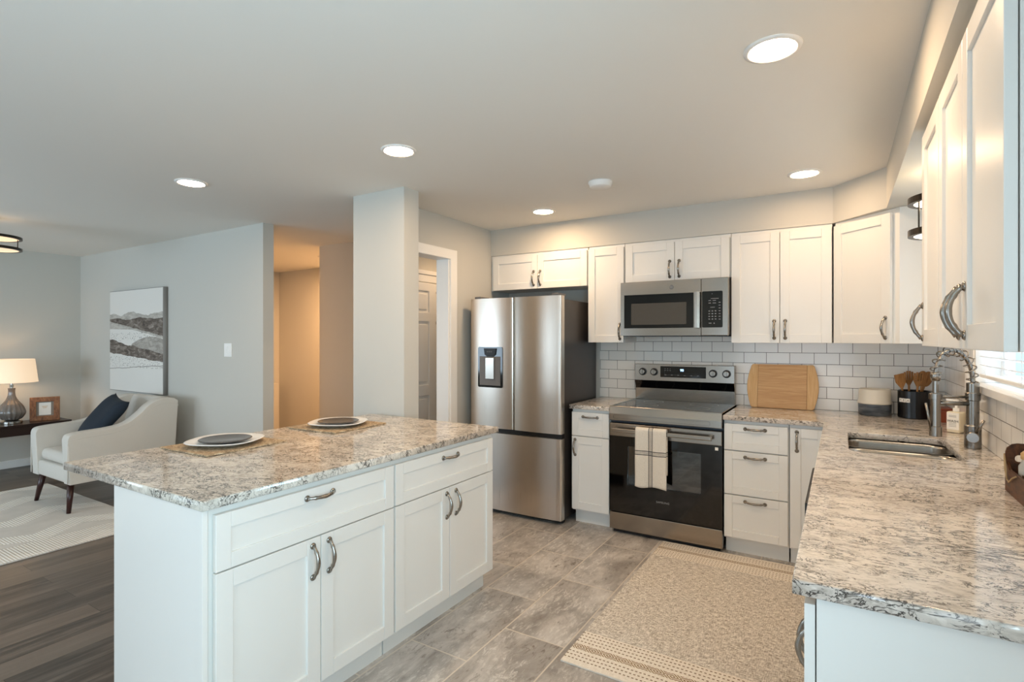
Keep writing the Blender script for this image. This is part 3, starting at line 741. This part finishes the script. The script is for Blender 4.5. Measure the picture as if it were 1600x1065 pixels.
bm = text_bm('90', .028); obj('display_digits', bm, M['screen'], bg, loc=(.385, .5448, 1.165))
bm = bmesh.new(); box(bm, .25, .505, .5452, .5455, 1.1262, 1.1266); box(bm, .25, .2502, .5452, .5455, 1.1262, 1.162); box(bm, .25, .298, .5452, .5455, 1.161, 1.1612)
for k in range(6): box(bm, .25+k*.05, .262+k*.05, .5449, .5454, 1.125, 1.128)
for k in range(3):
    for j in (0, 1): box(bm, .25+k*.02, .258+k*.02, .5449, .5454, 1.16+j*.014, 1.163+j*.014)
obj('display_marks', bm, M['mark'], bg)
for x in (.073, .166, .617, .714):
    bm = bmesh.new(); tube(bm, [(x, .548, 1.148), (x, .540, 1.148), (x, .539, 1.148)], [.030, .030, .027], 28)
    k_ = obj('knob', bm, M['black'], bg)
    bm = bmesh.new(); tube(bm, [(x, .540, 1.148), (x, .522, 1.148), (x, .519, 1.148)], [.024, .022, .019], 28); box(bm, x-.005, x+.005, .512, .52, 1.13, 1.168); obj('knob_cap', bm, M['chrome'], k_, bevel=.001)

# towel over the oven door handle
bm = bmesh.new(); nu, nv = 18, 46; vs = []
prof = []
Lf, Lb = .395, .30
for j in range(nv+1):
    s = j/nv*(Lf+Lb+.05)
    if s < Lf: y, z = -.068, -Lf+s
    elif s < Lf+.05:
        a = (s-Lf)/.05*PI; y, z = -.0495-.0185*math.cos(a), .0185*math.sin(a)*.8
    else: y, z = -.031, -(s-Lf-.05)
    prof.append((y, z))
for j, (y, z) in enumerate(prof):
    row = []
    for i in range(nu+1):
        x = -.108+.216*i/nu; dep = max(0, -z)
        fr_ = y < -.05
        yy = y+(-.006*math.sin(i*.55+1)*min(1, dep*5)-.008*dep if fr_ else .003*math.sin(i*.6)*min(1, dep*4))
        row.append(bm.verts.new((x+.003*math.sin(j*.35)*(dep), yy, z*(1+.02*math.sin(i*.4)))))
    vs.append(row)
for a, b in zip(vs, vs[1:]):
    for i in range(nu): bm.faces.new((a[i], a[i+1], b[i+1], b[i]))
tw = obj('dish_towel', bm, M['towel'], smooth=True, loc=(-1.119, 3.72, .778))
so = tw.modifiers.new('thick', 'SOLIDIFY'); so.thickness = .003; so.offset = 0
tag(tw, 'cream dish towel with thin black stripes hanging on the oven handle', 'towel')

# ------------------------------------------------------------------ microwave
mw = thing('microwave', 'stainless over-the-range microwave with black door window and keypad', 'microwave', (-1.443, 3.95, 1.43))
MW, MH = .778, .412
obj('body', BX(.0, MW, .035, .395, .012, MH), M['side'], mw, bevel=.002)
dr = obj('door', plate([rrect(.0, .595, .006, MH, .004), rect(.028, .515, .062, .315)], .0, .034, mapy), M['steel2'], mw)
obj('door_glass', BX(.028, .545, -.002, .03, .062, .315), M['blackglass'], dr, bevel=.003)
obj('door_window', BX(.085, .495, -.0035, -.0022, .088, .248), mat('microwave_window', '#4e4a44', .12), dr, bevel=.001)
bm = bmesh.new(); prism(bm, [(.556, -.03), (.575, -.036), (.594, -.03), (.594, -.022), (.556, -.022)], .06, .318); box(bm, .565, .585, -.023, .0, .07, .09); box(bm, .565, .585, -.023, .0, .29, .31)
obj('door_handle', bm, M['steel2'], dr, bevel=.002)
bm = bmesh.new(); tube(bm, [(.388, .0, .360), (.388, -.0012, .360)], .016, 28)
lg = obj('round_badge', bm, M['grey'], dr); bm = text_bm('GE', .018); obj('badge_lettering', bm, M['foil'], lg, loc=(.388, -.0016, .36))
cp = obj('control_side', BX(.598, MW, .0, .034, .006, MH), M['steel2'], mw, bevel=.003)
obj('keypad', plate([rrect(.604, .742, .062, .318, .008)], -.002, .0, mapy), M['blackglass'], cp)
bm = bmesh.new()
for r in range(4):
    for c_ in range(3): box(bm, .648+c_*.021, .658+c_*.021, -.003, -.002, .118+r*.019, .124+r*.019)
for r in range(7): box(bm, .716, .728, -.003, -.002, .118+r*.0195, .122+r*.0195)
for z in (.232, .250):
    box(bm, .648, .664, -.003, -.002, z, z+.004); box(bm, .676, .698, -.003, -.002, z, z+.004)
box(bm, .664, .716, -.003, -.002, .264, .267); box(bm, .66, .69, -.003, -.002, .203, .206); box(bm, .65, .668, -.003, -.002, .09, .095); box(bm, .682, .69, -.003, -.002, .088, .096); box(bm, .67, .674, -.003, -.002, .297, .301)
obj('key_markings', bm, M['mark'], cp)
obj('underside', BX(.01, MW-.01, .03, .38, .0, .0118), M['black'], mw)

# ------------------------------------------------------------------ things on the back counter
cb = thing('cutting_board', 'rectangular bamboo cutting board leaning against the tile backsplash', 'cutting board', (-.36, 4.262, .9145)); cb.rotation_euler = (math.radians(-13), 0, 0)
def arcside(s, n=8):
    return [(s*(.185+.045*math.sin(PI*(.12+.76*i/n))), .008+.30*i/n) for i in range(n+1)]
obj('board', BX(-.158, .158, -.009, .009, .0, .318), M['bamboo'], cb, bevel=.003)
for s in (-1, 1):
    ar = [(s*.1585, 0), (s*.195, 0.0)]+[(s*(.205+.026*math.sin(PI*(i/8))), .012+.294*i/8) for i in range(9)]+[(s*.195, .318), (s*.1585, .318)]
    bm = bmesh.new(); prism(bm, ar, -.009, .009, 'y'); obj('end_band', bm, M['bamboo_light'], cb, bevel=.003)
cn = thing('canister', 'round stoneware canister, cream above and slate blue below, by the backsplash', 'canister', (.19, 4.235, .9145))
bm = bmesh.new(); lathe(bm, [(.085, 0), (.091, .004), (.092, .07), (.092, .074)], 40); obj('base', bm, M['canister_blue'], cn, smooth=True)
bm = bmesh.new(); lathe(bm, [(.092, .0741), (.098, .079), (.096, .086), (.090, .10), (.089, .165), (.086, .17), (.082, .168), (.081, .12), (.0, .118)], 40, caps=False); obj('upper_section', bm, M['canister_cream'], cn, smooth=True)
uc = thing('utensil_crock', 'black round crock with white letter tiles holding wooden utensils', 'crock', (.395, 4.21, .9145))
bm = bmesh.new(); lathe(bm, [(.082, 0), (.085, .003), (.085, .168), (.082, .171), (.078, .168), (.078, .01), (.0, .01)], 40, caps=True); obj('pot', bm, M['crock'], uc, smooth=False)
base_a = -2.02
for k, ch in enumerate('TEA'):
    a = base_a+(k-1)*.26-.25; cx, cy = .0862*math.cos(a), .0862*math.sin(a)
    o = obj('letter_tile', BX(-.0105, .0105, -.003, .0, -.012, .012), M['paper'], uc, bevel=.001, loc=(cx, cy, .112)); o.rotation_euler = (0, 0, a+PI/2)
    q = obj('letter', text_bm(ch, .018), M['ink'], o, loc=(0, -.0032, 0))
def utensil(name, label, cat, x, y, tx, ty, hl, kind, rz):
    """A wooden utensil standing in the crock, leaning by (tx, ty); its head faces the room."""
    bm = bmesh.new(); tube(bm, [(0, 0, 0), (0, 0, hl*.5), (0, 0, hl)], [.005, .006, .0065], 10)
    if kind == 'spoon':
        n = 14; L = .10; W_ = .032; a = []; 
        for i in range(28):
            an = 2*PI*i/28; a.append((W_*math.sin(an), hl+L/2-.004-math.cos(an)*L/2))
        prism(bm, a, -.004, .004, 'y')
    else:
        top = hl+.085
        if kind == 'turner': prism(bm, [(-.006, hl-.01), (.006, hl-.01), (.030, hl+.03), (.033, top), (-.033, top-.006), (-.030, hl+.03)], -.004, .004, 'y')
        else:
            prism(bm, [(-.006, hl-.01), (.006, hl-.01), (.028, hl+.028), (-.028, hl+.028)], -.004, .004, 'y')
            for q in (-.0225, -.0075, .0075, .0225):
                prism(bm, [(q-.0052, hl+.0278), (q+.0052, hl+.0278), (q+.005, top-abs(q)*.4), (q-.005, top-abs(q)*.4)], -.004, .004, 'y')
    o = obj(name, bm, M['spoon'], bevel=.0018); o.location = (.395+x, 4.21+y, .926)
    o.rotation_euler = (ty, tx, rz); tag(o, label, cat)
utensil('wooden_spatula', 'broad wooden spatula at the left in the black crock', 'spatula', -.04, -.01, -.16, .04, .185, 'turner', .35)
utensil('wooden_fork', 'slotted wooden fork left of centre in the black crock', 'fork', -.02, .02, -.04, .02, .20, 'fork', .5)
utensil('wooden_fork', 'wooden fork standing in the middle of the black crock', 'fork', .005, -.02, .04, .05, .195, 'fork', .5)
utensil('wooden_spoon', 'wooden spoon right of centre in the black crock', 'spoon', .02, .0, .14, -.02, .19, 'spoon', .6)
utensil('wooden_spoon', 'wooden spoon leaning furthest right in the black crock', 'spoon', -.005, .015, .36, .0, .20, 'spoon', .5)
rb = thing('wooden_recipe_box', 'small reddish brown wooden box behind the soap bottle', 'box', (.515, 4.10, .9145))
obj('box_body', BX(-.045, .045, -.06, .06, 0, .07), M['redwood'], rb, bevel=.003); obj('lid', BX(-.047, .047, -.062, .062, .0705, .085), M['redwood'], rb, bevel=.003)
sb = thing('soap_dispenser', 'square pump bottle of cream soap with a white label, beside the faucet', 'soap bottle', (.522, 3.65, .9145), math.radians(-34))
obj('bottle', BX(-.031, .031, -.031, .031, 0, .112), M['soap'], sb, bevel=.008, seg=3)
obj('label', BX(-.028, .028, -.0322, -.0312, .018, .106), M['paper'], sb)
obj('label_text', text_bm('WASH', .018), M['ink'], sb, loc=(0, -.0328, .062))
bm = bmesh.new()
for z in (.05, .042, .034, .084, .09): box(bm, -.018, .016, -.0327, -.0322, z, z+.002)
obj('small_print', bm, M['mark'], sb)
bm = bmesh.new(); lathe(bm, [(.014, .1125), (.014, .13), (.006, .131), (.005, .16), (.012, .161), (.012, .175)], 20); box(bm, -.045, .0, -.006, .006, .165, .175); obj('pump', bm, M['whiteplastic'], sb, bevel=.001)
# outlet on the tiled right wall
ol = thing('wall_outlet', 'white double outlet plate on the tiled wall beside the window', 'outlet', (XW-.008, 3.625, 1.20), -PI/2)
obj('plate', BX(-.036, .036, -.006, .0, -.058, .058), M['whiteplastic'], ol, bevel=.002)
for z in (-.024, .024): obj('socket', BX(-.016, .016, -.0085, -.006, z-.014, z+.014), M['whiteplastic'], ol, bevel=.003)
# wooden caddy by the near edge of the frame
cy = thing('wooden_caddy', 'brown wooden carrier with a slotted end panel on the counter by the right wall', 'carrier', (.512, 2.19, .9145))
X0, X1, Y0, Y1 = -.052, .046, -.155, .155
def endp(y):
    pr = [(X0, 0), (X1, 0)]+[(X1-.03*(1-math.cos(a)), .125+.03*math.sin(a)) for a in (0, .5, 1.1, PI/2)]+[(X0+.03*(1-math.cos(a)), .125+.03*math.sin(a)) for a in (PI/2, 1.1, .5, 0)]
    return plate([pr, rrect(-.03, .024, .095, .118, .011)], y, y+.01, mapy)
obj('end_panel', endp(Y1-.01), M['caddywood'], cy); obj('end_panel', endp(Y0), M['caddywood'], cy)
for x in (X0, X1-.008):
    bm = bmesh.new(); prism(bm, [(Y0+.0102, 0), (Y1-.0102, 0), (Y1-.0102, .095), (Y1-.05, .075), (Y0+.05, .075), (Y0+.0102, .095)], x, x+.008, 'x'); obj('side_panel', bm, M['caddywood'], cy)
obj('bottom', BX(X0+.0085, X1-.0085, Y0+.0102, Y1-.0102, .002, .01), M['caddywood'], cy); obj('divider', BX(X0+.0085, X1-.0085, -.004, .004, .0102, .08), M['caddywood'], cy)
bm = bmesh.new(); tube(bm, [(X0-.004, Y1-.01, .118), (X0-.006, Y1-.03, .07), (X0-.005, Y1-.05, .045), (X0-.006, Y1-.075, .04), (X0-.005, Y1-.11, .06), (X0-.004, Y1-.15, .074)], .0022, 6)
tube(bm, [(X0-.004, Y1-.012, .12), (X0-.007, Y1-.05, .08), (X0-.006, Y1-.055, .042)], .002, 6); obj('jute_string', bm, M['jute'], cy, smooth=True)
bm = bmesh.new(); lathe(bm, [(.03, 0), (.034, .004), (.034, .085), (.026, .1), (.026, .108)], 24)
jr = thing('spice_jar', 'pale jar with a round top standing in the wooden caddy', 'jar', (.509, 2.26, .9255)); obj('jar_body', bm, mat('pale_jar', '#c9c6be', .2), jr, smooth=True)
bm = bmesh.new(); lathe(bm, [(.029, .1085), (.029, .125), (.02, .135), (.001, .138)], 24); obj('lid', bm, M['bamboo_light'], jr, smooth=True)

# blinds in the sink window
bl = thing('window_blind', 'white horizontal slat blind in the window over the sink', 'blind', (XW+.035, 3.02, 1.20))
bm = bmesh.new(); k = 0
z = .075
while z < .80:
    a = .30; dx, dz = .024*math.cos(a), .024*math.sin(a)
    vs = [bm.verts.new(p) for p in ((-dx, -.435, z+dz), (dx, -.435, z-dz), (dx, .44, z-dz), (-dx, .44, z+dz), (-dx, -.435, z+dz+.002), (dx, -.435, z-dz+.002), (dx, .44, z-dz+.002), (-dx, .44, z+dz+.002))]
    for f in ((0, 1, 2, 3), (4, 5, 6, 7), (0, 1, 5, 4), (2, 3, 7, 6), (0, 3, 7, 4), (1, 2, 6, 5)): bm.faces.new([vs[i] for i in f])
    z += .042
obj('slats', bm, M['whiteplastic'], bl)
obj('head_rail', BX(-.025, .025, -.44, .445, .81, .86), M['whiteplastic'], bl, bevel=.002)
obj('bottom_rail', BX(-.025, .025, -.435, .44, .022, .038), M['whiteplastic'], bl, bevel=.003)
obj('rail_cap', BX(-.026, .026, -.442, -.4355, .020, .040), M['black'], bl, bevel=.002)
bm = bmesh.new()
for y in (-.3, .3): tube(bm, [(-.027, y, .03), (-.027, y, .82)], .0012, 6)
obj('lift_cord', bm, M['whiteplastic'], bl)

# ------------------------------------------------------------------ island table settings
def superp(bm, prof, sq, seg=48): lathe(bm, prof, seg, sq=sq)
def setting(cx, cy, rz, where, g_):
    m_ = thing('placemat', 'woven seagrass placemat on the island, '+where, 'placemat', (cx, cy, .9145), rz, None)
    bm = bmesh.new(); n = 16; hw, hh = .180, .195
    vs = []
    for lay in (0, .006):
        rows = []
        for j in range(n+1):
            r = []
            for i in range(n+1):
                x = -hw+2*hw*i/n; y = -hh+2*hh*j/n; edge = max(abs(x)/hw, abs(y)/hh)
                jit = .002*math.sin(i*7.3+j*3.1)*(1 if edge > .98 else 0)
                r.append(bm.verts.new((x+jit, y+jit, lay+.001*(1+math.sin(x*35+cy)*math.sin(y*30))*(edge > .7))))
            rows.append(r)
        vs.append(rows)
    for rows in vs:
        for a, b in zip(rows, rows[1:]):
            for i in range(n): bm.faces.new((a[i], a[i+1], b[i+1], b[i]))
    bo, to = vs
    for i in range(n):
        bm.faces.new((bo[0][i], bo[0][i+1], to[0][i+1], to[0][i])); bm.faces.new((bo[n][i], bo[n][i+1], to[n][i+1], to[n][i]))
        bm.faces.new((bo[i][0], bo[i+1][0], to[i+1][0], to[i][0])); bm.faces.new((bo[i][n], bo[i+1][n], to[i+1][n], to[i][n]))
    o = obj('woven_mat', bm, M['placemat'], m_)
    px, py = cx+.0, cy+.0
    bm = bmesh.new(); superp(bm, [(.085, 0), (.09, .003), (.115, .008), (.152, .018), (.156, .021), (.152, .0225), (.115, .012), (.09, .008), (.001, .0075)], 2.7)
    a = obj('dinner_plate', bm, M['plate_white'], smooth=True, loc=(px, py, .9225)); a.rotation_euler = (0, 0, .55)
    tag(a, 'white rounded-square dinner plate on the placemat, '+where, 'plate', None)
    bm = bmesh.new(); lathe(bm, [(.07, 0), (.078, .002), (.108, .009), (.113, .013), (.110, .0145), (.078, .0085), (.001, .0075)], 48)
    a = obj('salad_plate', bm, M['plate_grey'], smooth=True, loc=(px, py, .9335)); tag(a, 'round charcoal plate stacked on the white plate, '+where, 'plate', None)
setting(-2.445, 1.43, .03, 'nearer the camera', None)
setting(-2.435, 2.08, .05, 'nearer the column', None)

# ------------------------------------------------------------------ kitchen rug
kr = thing('kitchen_rug', 'tan woven rug with cream striped ends in front of the sink run', 'rug', (-1.045, 2.108, 0), .004)
bm = bmesh.new(); n = 40
vs = [[bm.verts.new((.93*i/24, 1.62*j/n, z_)) for i in range(25)] for z_ in (.001,) for j in range(n+1)]
top = [[bm.verts.new((.93*i/24, 1.62*j/n, .0075+.0006*math.sin(i*1.3+j*.7))) for i in range(25)] for j in range(n+1)]
for rows in (vs, top):
    for a, b in zip(rows, rows[1:]):
        for i in range(24): bm.faces.new((a[i], a[i+1], b[i+1], b[i]))
for i in range(24):
    for j in (0, n): bm.faces.new((vs[j][i], vs[j][i+1], top[j][i+1], top[j][i]))
for j in range(n):
    for i in (0, 24): bm.faces.new((vs[j][i], vs[j+1][i], top[j+1][i], top[j][i]))
obj('woven_cloth', bm, M['kitchenrug'], kr)

# ------------------------------------------------------------------ living room
lr = thing('area_rug', 'cream textured rug under the armchair in the living room', 'rug', (-4.45, 2.075, 0), 0)
obj('pile', BX(-2.12, 0, -3.1, 0, .001, .012), M['livingrug'], lr, bevel=.003)
ch = thing('armchair', 'light grey upholstered armchair with dark legs below the painting', 'armchair', (-5.61, 1.775, .0))
HW = .385
def spl(pts, n=5):
    out = []
    P = [Vector(p) for p in pts]
    for i in range(len(P)-1):
        p0 = P[max(i-1, 0)]; p1 = P[i]; p2 = P[i+1]; p3 = P[min(i+2, len(P)-1)]
        for k in range(n):
            t = k/n; out.append(tuple(.5*((2*p1)+(p2-p0)*t+(2*p0-5*p1+4*p2-p3)*t*t+(3*p1-p0-3*p2+p3)*t**3)))
    out.append(tuple(P[-1])); return out
topl = spl([(0.0, .60), (.02, .64), (.10, .655), (.30, .665), (.42, .69), (.52, .76), (.60, .835), (.70, .875), (.79, .872), (.835, .845)])
for s in (-1, 1):
    bm = bmesh.new(); prof = [(0.015, .245)]+topl+[(.80, .245)]
    a, b = (HW-.115, HW) if s > 0 else (-HW, -HW+.115)
    prism(bm, prof, a, b, 'x')
    o = obj('arm', bm, M['upholstery'], ch, bevel=.032, seg=4, smooth=True)
    bm = bmesh.new(); tube(bm, [(s*(HW-.004), y, z-.045) for y, z in topl[2:]], .005, 6); tube(bm, [(s*(HW-.008), .004, z) for z in (.26, .4, .58)], .0045, 6)
    obj('piping', bm, M['upholstery'], o, smooth=True)
bm = bmesh.new(); prism(bm, [(.60, .40), (.66, .60), (.71, .80), (.74, .875), (.80, .88), (.835, .84), (.80, .25), (.60, .25)], -HW+.10, HW-.10, 'x')
obj('backrest', bm, M['upholstery'], ch, bevel=.03, seg=4, smooth=True)
obj('seat_base', BX(-HW+.10, HW-.10, .02, .64, .245, .372), M['upholstery'], ch, bevel=.02, seg=3, smooth=True)
obj('seat_cushion', BX(-HW+.117, HW-.117, .03, .63, .374, .475), M['upholstery'], ch, bevel=.045, seg=5, smooth=True)
for x, y in ((-.28, .06), (.28, .06), (-.28, .72), (.28, .72)):
    bm = bmesh.new(); sx = 1 if x > 0 else -1; sy = -1 if y < .3 else 1
    tube(bm, [(x, y, .26), (x+sx*.055, y+sy*.035, (.0125 if y < .25 else .002))], [.027, .015], 16); obj('leg', bm, M['legwood'], ch, smooth=True)
# pillow
bm = bmesh.new(); n = 16; S = .235; rows2 = []
for sgn in (1, -1):
    rows = []
    for j in range(n+1):
        r = []
        for i in range(n+1):
            u, v_ = -1+2*i/n, -1+2*j/n
            th = .062*((1-u**4)*(1-v_**4))**.55*(1-.12*math.sin(3*u+2*v_))
            pin = 1-.10*(1-abs(v_)**2)*abs(u)**3; pin2 = 1-.10*(1-abs(u)**2)*abs(v_)**3
            r.append(bm.verts.new((S*u*pin, sgn*th, S*v_*pin2)))
        rows.append(r)
    for a, b in zip(rows, rows[1:]):
        for i in range(n): bm.faces.new((a[i], a[i+1], b[i+1], b[i]))
bmesh.ops.remove_doubles(bm, verts=bm.verts, dist=.0004)
pw = obj('throw_pillow', bm, M['navy'], smooth=True, loc=(-5.60, 2.155, .70)); pw.rotation_euler = (math.radians(-38), math.radians(6), math.radians(-10))
tag(pw, 'navy blue throw pillow leaning in the armchair', 'pillow')
# side table
TX0, TX1 = -7.60, -7.24; TY0, TY1 = 1.55, 2.50; TZ = .525
tb = thing('console_table', 'dark espresso wooden side table along the far left wall', 'table', (TX0, TY0, 0))
tw_, td = TX1-TX0, TY1-TY0
obj('tabletop', BX(0, tw_, 0, td, TZ-.022, TZ), M['darkwood'], tb, bevel=.003)
bm = bmesh.new(); box(bm, tw_-.035, tw_-.012, .05, td-.05, TZ-.115, TZ-.0225); box(bm, .012, .035, .05, td-.05, TZ-.115, TZ-.0225); box(bm, .036, tw_-.036, .02, .045, TZ-.115, TZ-.0225); box(bm, .036, tw_-.036, td-.045, td-.02, TZ-.115, TZ-.0225)
obj('apron', bm, M['darkwood'], tb)
for x in (.01, tw_-.05):
    for y in (.01, td-.05): obj('leg', BX(x, x+.04, y, y+.04, 0, TZ-.0225), M['darkwood'], tb, bevel=.002)
# lamp
lp = thing('table_lamp', 'ribbed smoky glass table lamp with a lit linen shade', 'lamp', (-7.42, 2.045, TZ+.0005))
bm = bmesh.new(); lathe(bm, [(.085, 0), (.088, .004), (.088, .026), (.08, .032), (.03, .034)], 40); obj('base', bm, M['foil'], lp, smooth=False)
prof = spl([(.055, .036), (.085, .055), (.112, .10), (.112, .135), (.09, .19), (.055, .24), (.034, .285), (.028, .33), (.03, .365), (.034, .372)], 4)
bm = bmesh.new(); lathe(bm, prof, 80, ribs=16, ribamp=-.09); obj('glass_body', bm, M['smokeglass'], lp, smooth=True)
bm = bmesh.new(); cyl(bm, (0, 0, .373), (0, 0, .44), .010, 12); cyl(bm, (0, 0, .38), (0, 0, .41), .018, 16); obj('socket', bm, M['foil'], lp)
bm = bmesh.new(); lathe(bm, [(.212, .435), (.185, .675), (.183, .675), (.210, .435)], 48, caps=False)
lathe(bm, [(.2125, .433), (.2135, .441), (.2085, .441)], 48, caps=False)
obj('lamp_shade', bm, M['lamp_shade'], lp, smooth=True)
bm = bmesh.new(); lathe(bm, [(.001, .445), (.018, .46), (.03, .50), (.02, .535), (.001, .54)], 16); obj('bulb', bm, M['bulbglow'], lp, smooth=True)
# photo frame
pf = thing('picture_frame', 'small rustic wooden photo frame beside the lamp', 'picture frame', (-7.40, 2.315, TZ+.0005), PI/2-.35)
obj('frame', plate([rect(-.125, .125, 0, .255), rect(-.072, .072, .05, .205)], -.012, .012, mapy), M['framewood'], pf, bevel=.003)
o = obj('print', BX(-.075, .075, .004, .008, .048, .207), mat('frame_mat_board', '#8c8378', .7), pf)
obj('paper', BX(-.05, .05, .002, .0038, .06, .195), M['paper'], pf)
bm = bmesh.new(); 
for k in range(3): box(bm, -.025+.004*k, .025-.006*k, .0005, .0018, .155-.010*k, .158-.010*k)
obj('gold_writing', bm, mat('gold_ink', '#c79a45', .5), pf)
bm = bmesh.new(); box(bm, -.01, .01, .04, .055, .0, .18); obj('stand', bm, M['framewood'], pf)
for pz in (pf.children[-1],): pz.rotation_euler = (.0, 0, 0)
# painting
pa = thing('wall_painting', 'abstract canvas of taupe and white washes above the armchair', 'painting', (-6.87, YL-.045, .862))
obj('canvas', BX(.006, 1.144, -.002, .043, .0, 1.065), M['painting'], pa)
bm = plate([rect(0, 1.15, -.006, 1.071), rect(.006, 1.144, 0, 1.065)], 0, .044, mapy); obj('canvas_edge', bm, M['canvas_edge'], pa)
# switch
sw = thing('light_switch', 'white double rocker switch plate on the living room wall', 'light switch', (-4.676, YL, 1.313))
obj('plate', BX(-.057, .057, -.006, -.0002, -.06, .06), M['whiteplastic'], sw, bevel=.002)
for x in (-.023, .023): obj('rocker', BX(x-.016, x+.016, -.010, -.006, -.033, .033), M['whiteplastic'], sw, bevel=.002)

# ------------------------------------------------------------------ ceiling lights
def downlight(x, y, label):
    t = thing('recessed_light', label, 'ceiling light', (x, y, ZC), 0, 'recessed ceiling lights')
    bm = bmesh.new(); lathe(bm, [(.092, -.0005), (.090, -.006), (.078, -.009), (.072, -.006), (.072, -.0005)], 48, caps=False); obj('trim_ring', bm, M['trim'], t, smooth=True)
    bm = bmesh.new(); lathe(bm, [(.071, -.006), (.0, -.006)], 40, caps=False); obj('lens', bm, M['lens'], t)
    del t['group']; return t
d0 = downlight(-.198, 2.016, 'round recessed light nearest the camera, at the upper right')
for x, y, lb in ((-1.97, 2.077, 'round recessed light above the island'), (-3.487, 1.819, 'round recessed light furthest left, over the living room side'),
                 (-.183, 3.627, 'round recessed light near the corner cabinet'), (-1.953, 3.645, 'round recessed light in front of the refrigerator'),
                 (-3.4, 4.6, 'unseen ceiling light added to brighten the passage behind the doorway'), (-5.25, 4.3, 'round recessed light in the hall ceiling')):  # passage lamp is an unseen addition that lifts the dark space behind the doorway
    dn = dup(d0, (x, y, ZC), None, lb)
    if 'hall' in lb or 'corner' in lb or 'passage' in lb:
        for q in dn.children:
            if q.name.startswith('lens'): q.data = q.data.copy(); q.data.materials[0] = M['lens_hall' if 'hall' in lb else 'lens_dim']
# more ceiling lights behind the camera; last two added to brighten what the fridge reflects
def dimdup(loc, lb):
    dn = dup(d0, loc, None, lb)
    for q in dn.children:
        if q.name.startswith('lens'): q.data = q.data.copy(); q.data.materials[0] = M['lens_dim']
dimdup((-.9, -.7, ZC), 'round recessed light behind the camera in the kitchen'); dimdup((-3.6, -.7, ZC), 'round recessed light behind the camera in the living room')
dimdup((-2.2, -1.6, ZC), 'added fill light behind the camera between kitchen and living room'); dimdup((-5.4, -1.2, ZC), 'added fill light behind the camera by the living room window')
sm = thing('smoke_detector', 'white round detector on the ceiling between the recessed lights', 'smoke detector', (-1.285, 3.154, ZC))
bm = bmesh.new(); lathe(bm, [(.075, -.0005), (.075, -.012), (.07, -.016), (.068, -.030), (.06, -.036), (.001, -.037)], 40); obj('housing', bm, M['whiteplastic'], sm, smooth=True)
RINGM = 'ringlens'
def ringlight(label, x, y, zt, r, z1, z2, rh=.028):
    t = thing('ring_ceiling_light', label, 'ceiling light', (x, y, zt))
    bm = bmesh.new(); lathe(bm, [(.06, -.0005), (.06, -.02), (.02, -.024), (.012, z2-zt+.01), (.012, z1-zt)], 28); obj('canopy', bm, M['bronze'], t)
    for z in (z1, z2):
        dz = z-zt
        bm = bmesh.new(); lathe(bm, [(r, dz-rh/2), (r, dz+rh/2), (r-.008, dz+rh/2), (r-.008, dz-rh/2+.002), (r-.022, dz-rh/2+.001), (r-.022, dz-rh/2), (r, dz-rh/2)], 56, caps=False)
        for k in range(3):
            a = k*2*PI/3+.4; cyl(bm, (0, 0, dz), ((r-.004)*math.cos(a), (r-.004)*math.sin(a), dz), .004, 8)
        o = obj('ring', bm, M['bronze'], t, bevel=.001)
        bm = bmesh.new(); lathe(bm, [(r-.0225, dz-rh/2+.002), (r-.0225, dz-rh/2+.006), (.03, dz-rh/2+.006), (.03, dz-rh/2+.002)], 48, caps=False); 
        q = obj('diffuser', bm, M[RINGM], o)
    for k in range(3):
        a = k*2*PI/3+1.4; bm = bmesh.new(); cyl(bm, ((r-.03)*math.cos(a), (r-.03)*math.sin(a), z1-zt), ((r-.03)*math.cos(a), (r-.03)*math.sin(a), z2-zt), .0035, 8); obj('rod', bm, M['bronze'], t)
    return t
ringlight('two-ring dark metal light under the soffit over the sink', .405, 3.02, ZS, .145, 1.885, 2.03)
RINGM = 'ringdim'
ringlight('two-ring dark metal light at the left edge over the living room', -5.85, 1.475, ZC, .20, 2.145, 2.235, .02)
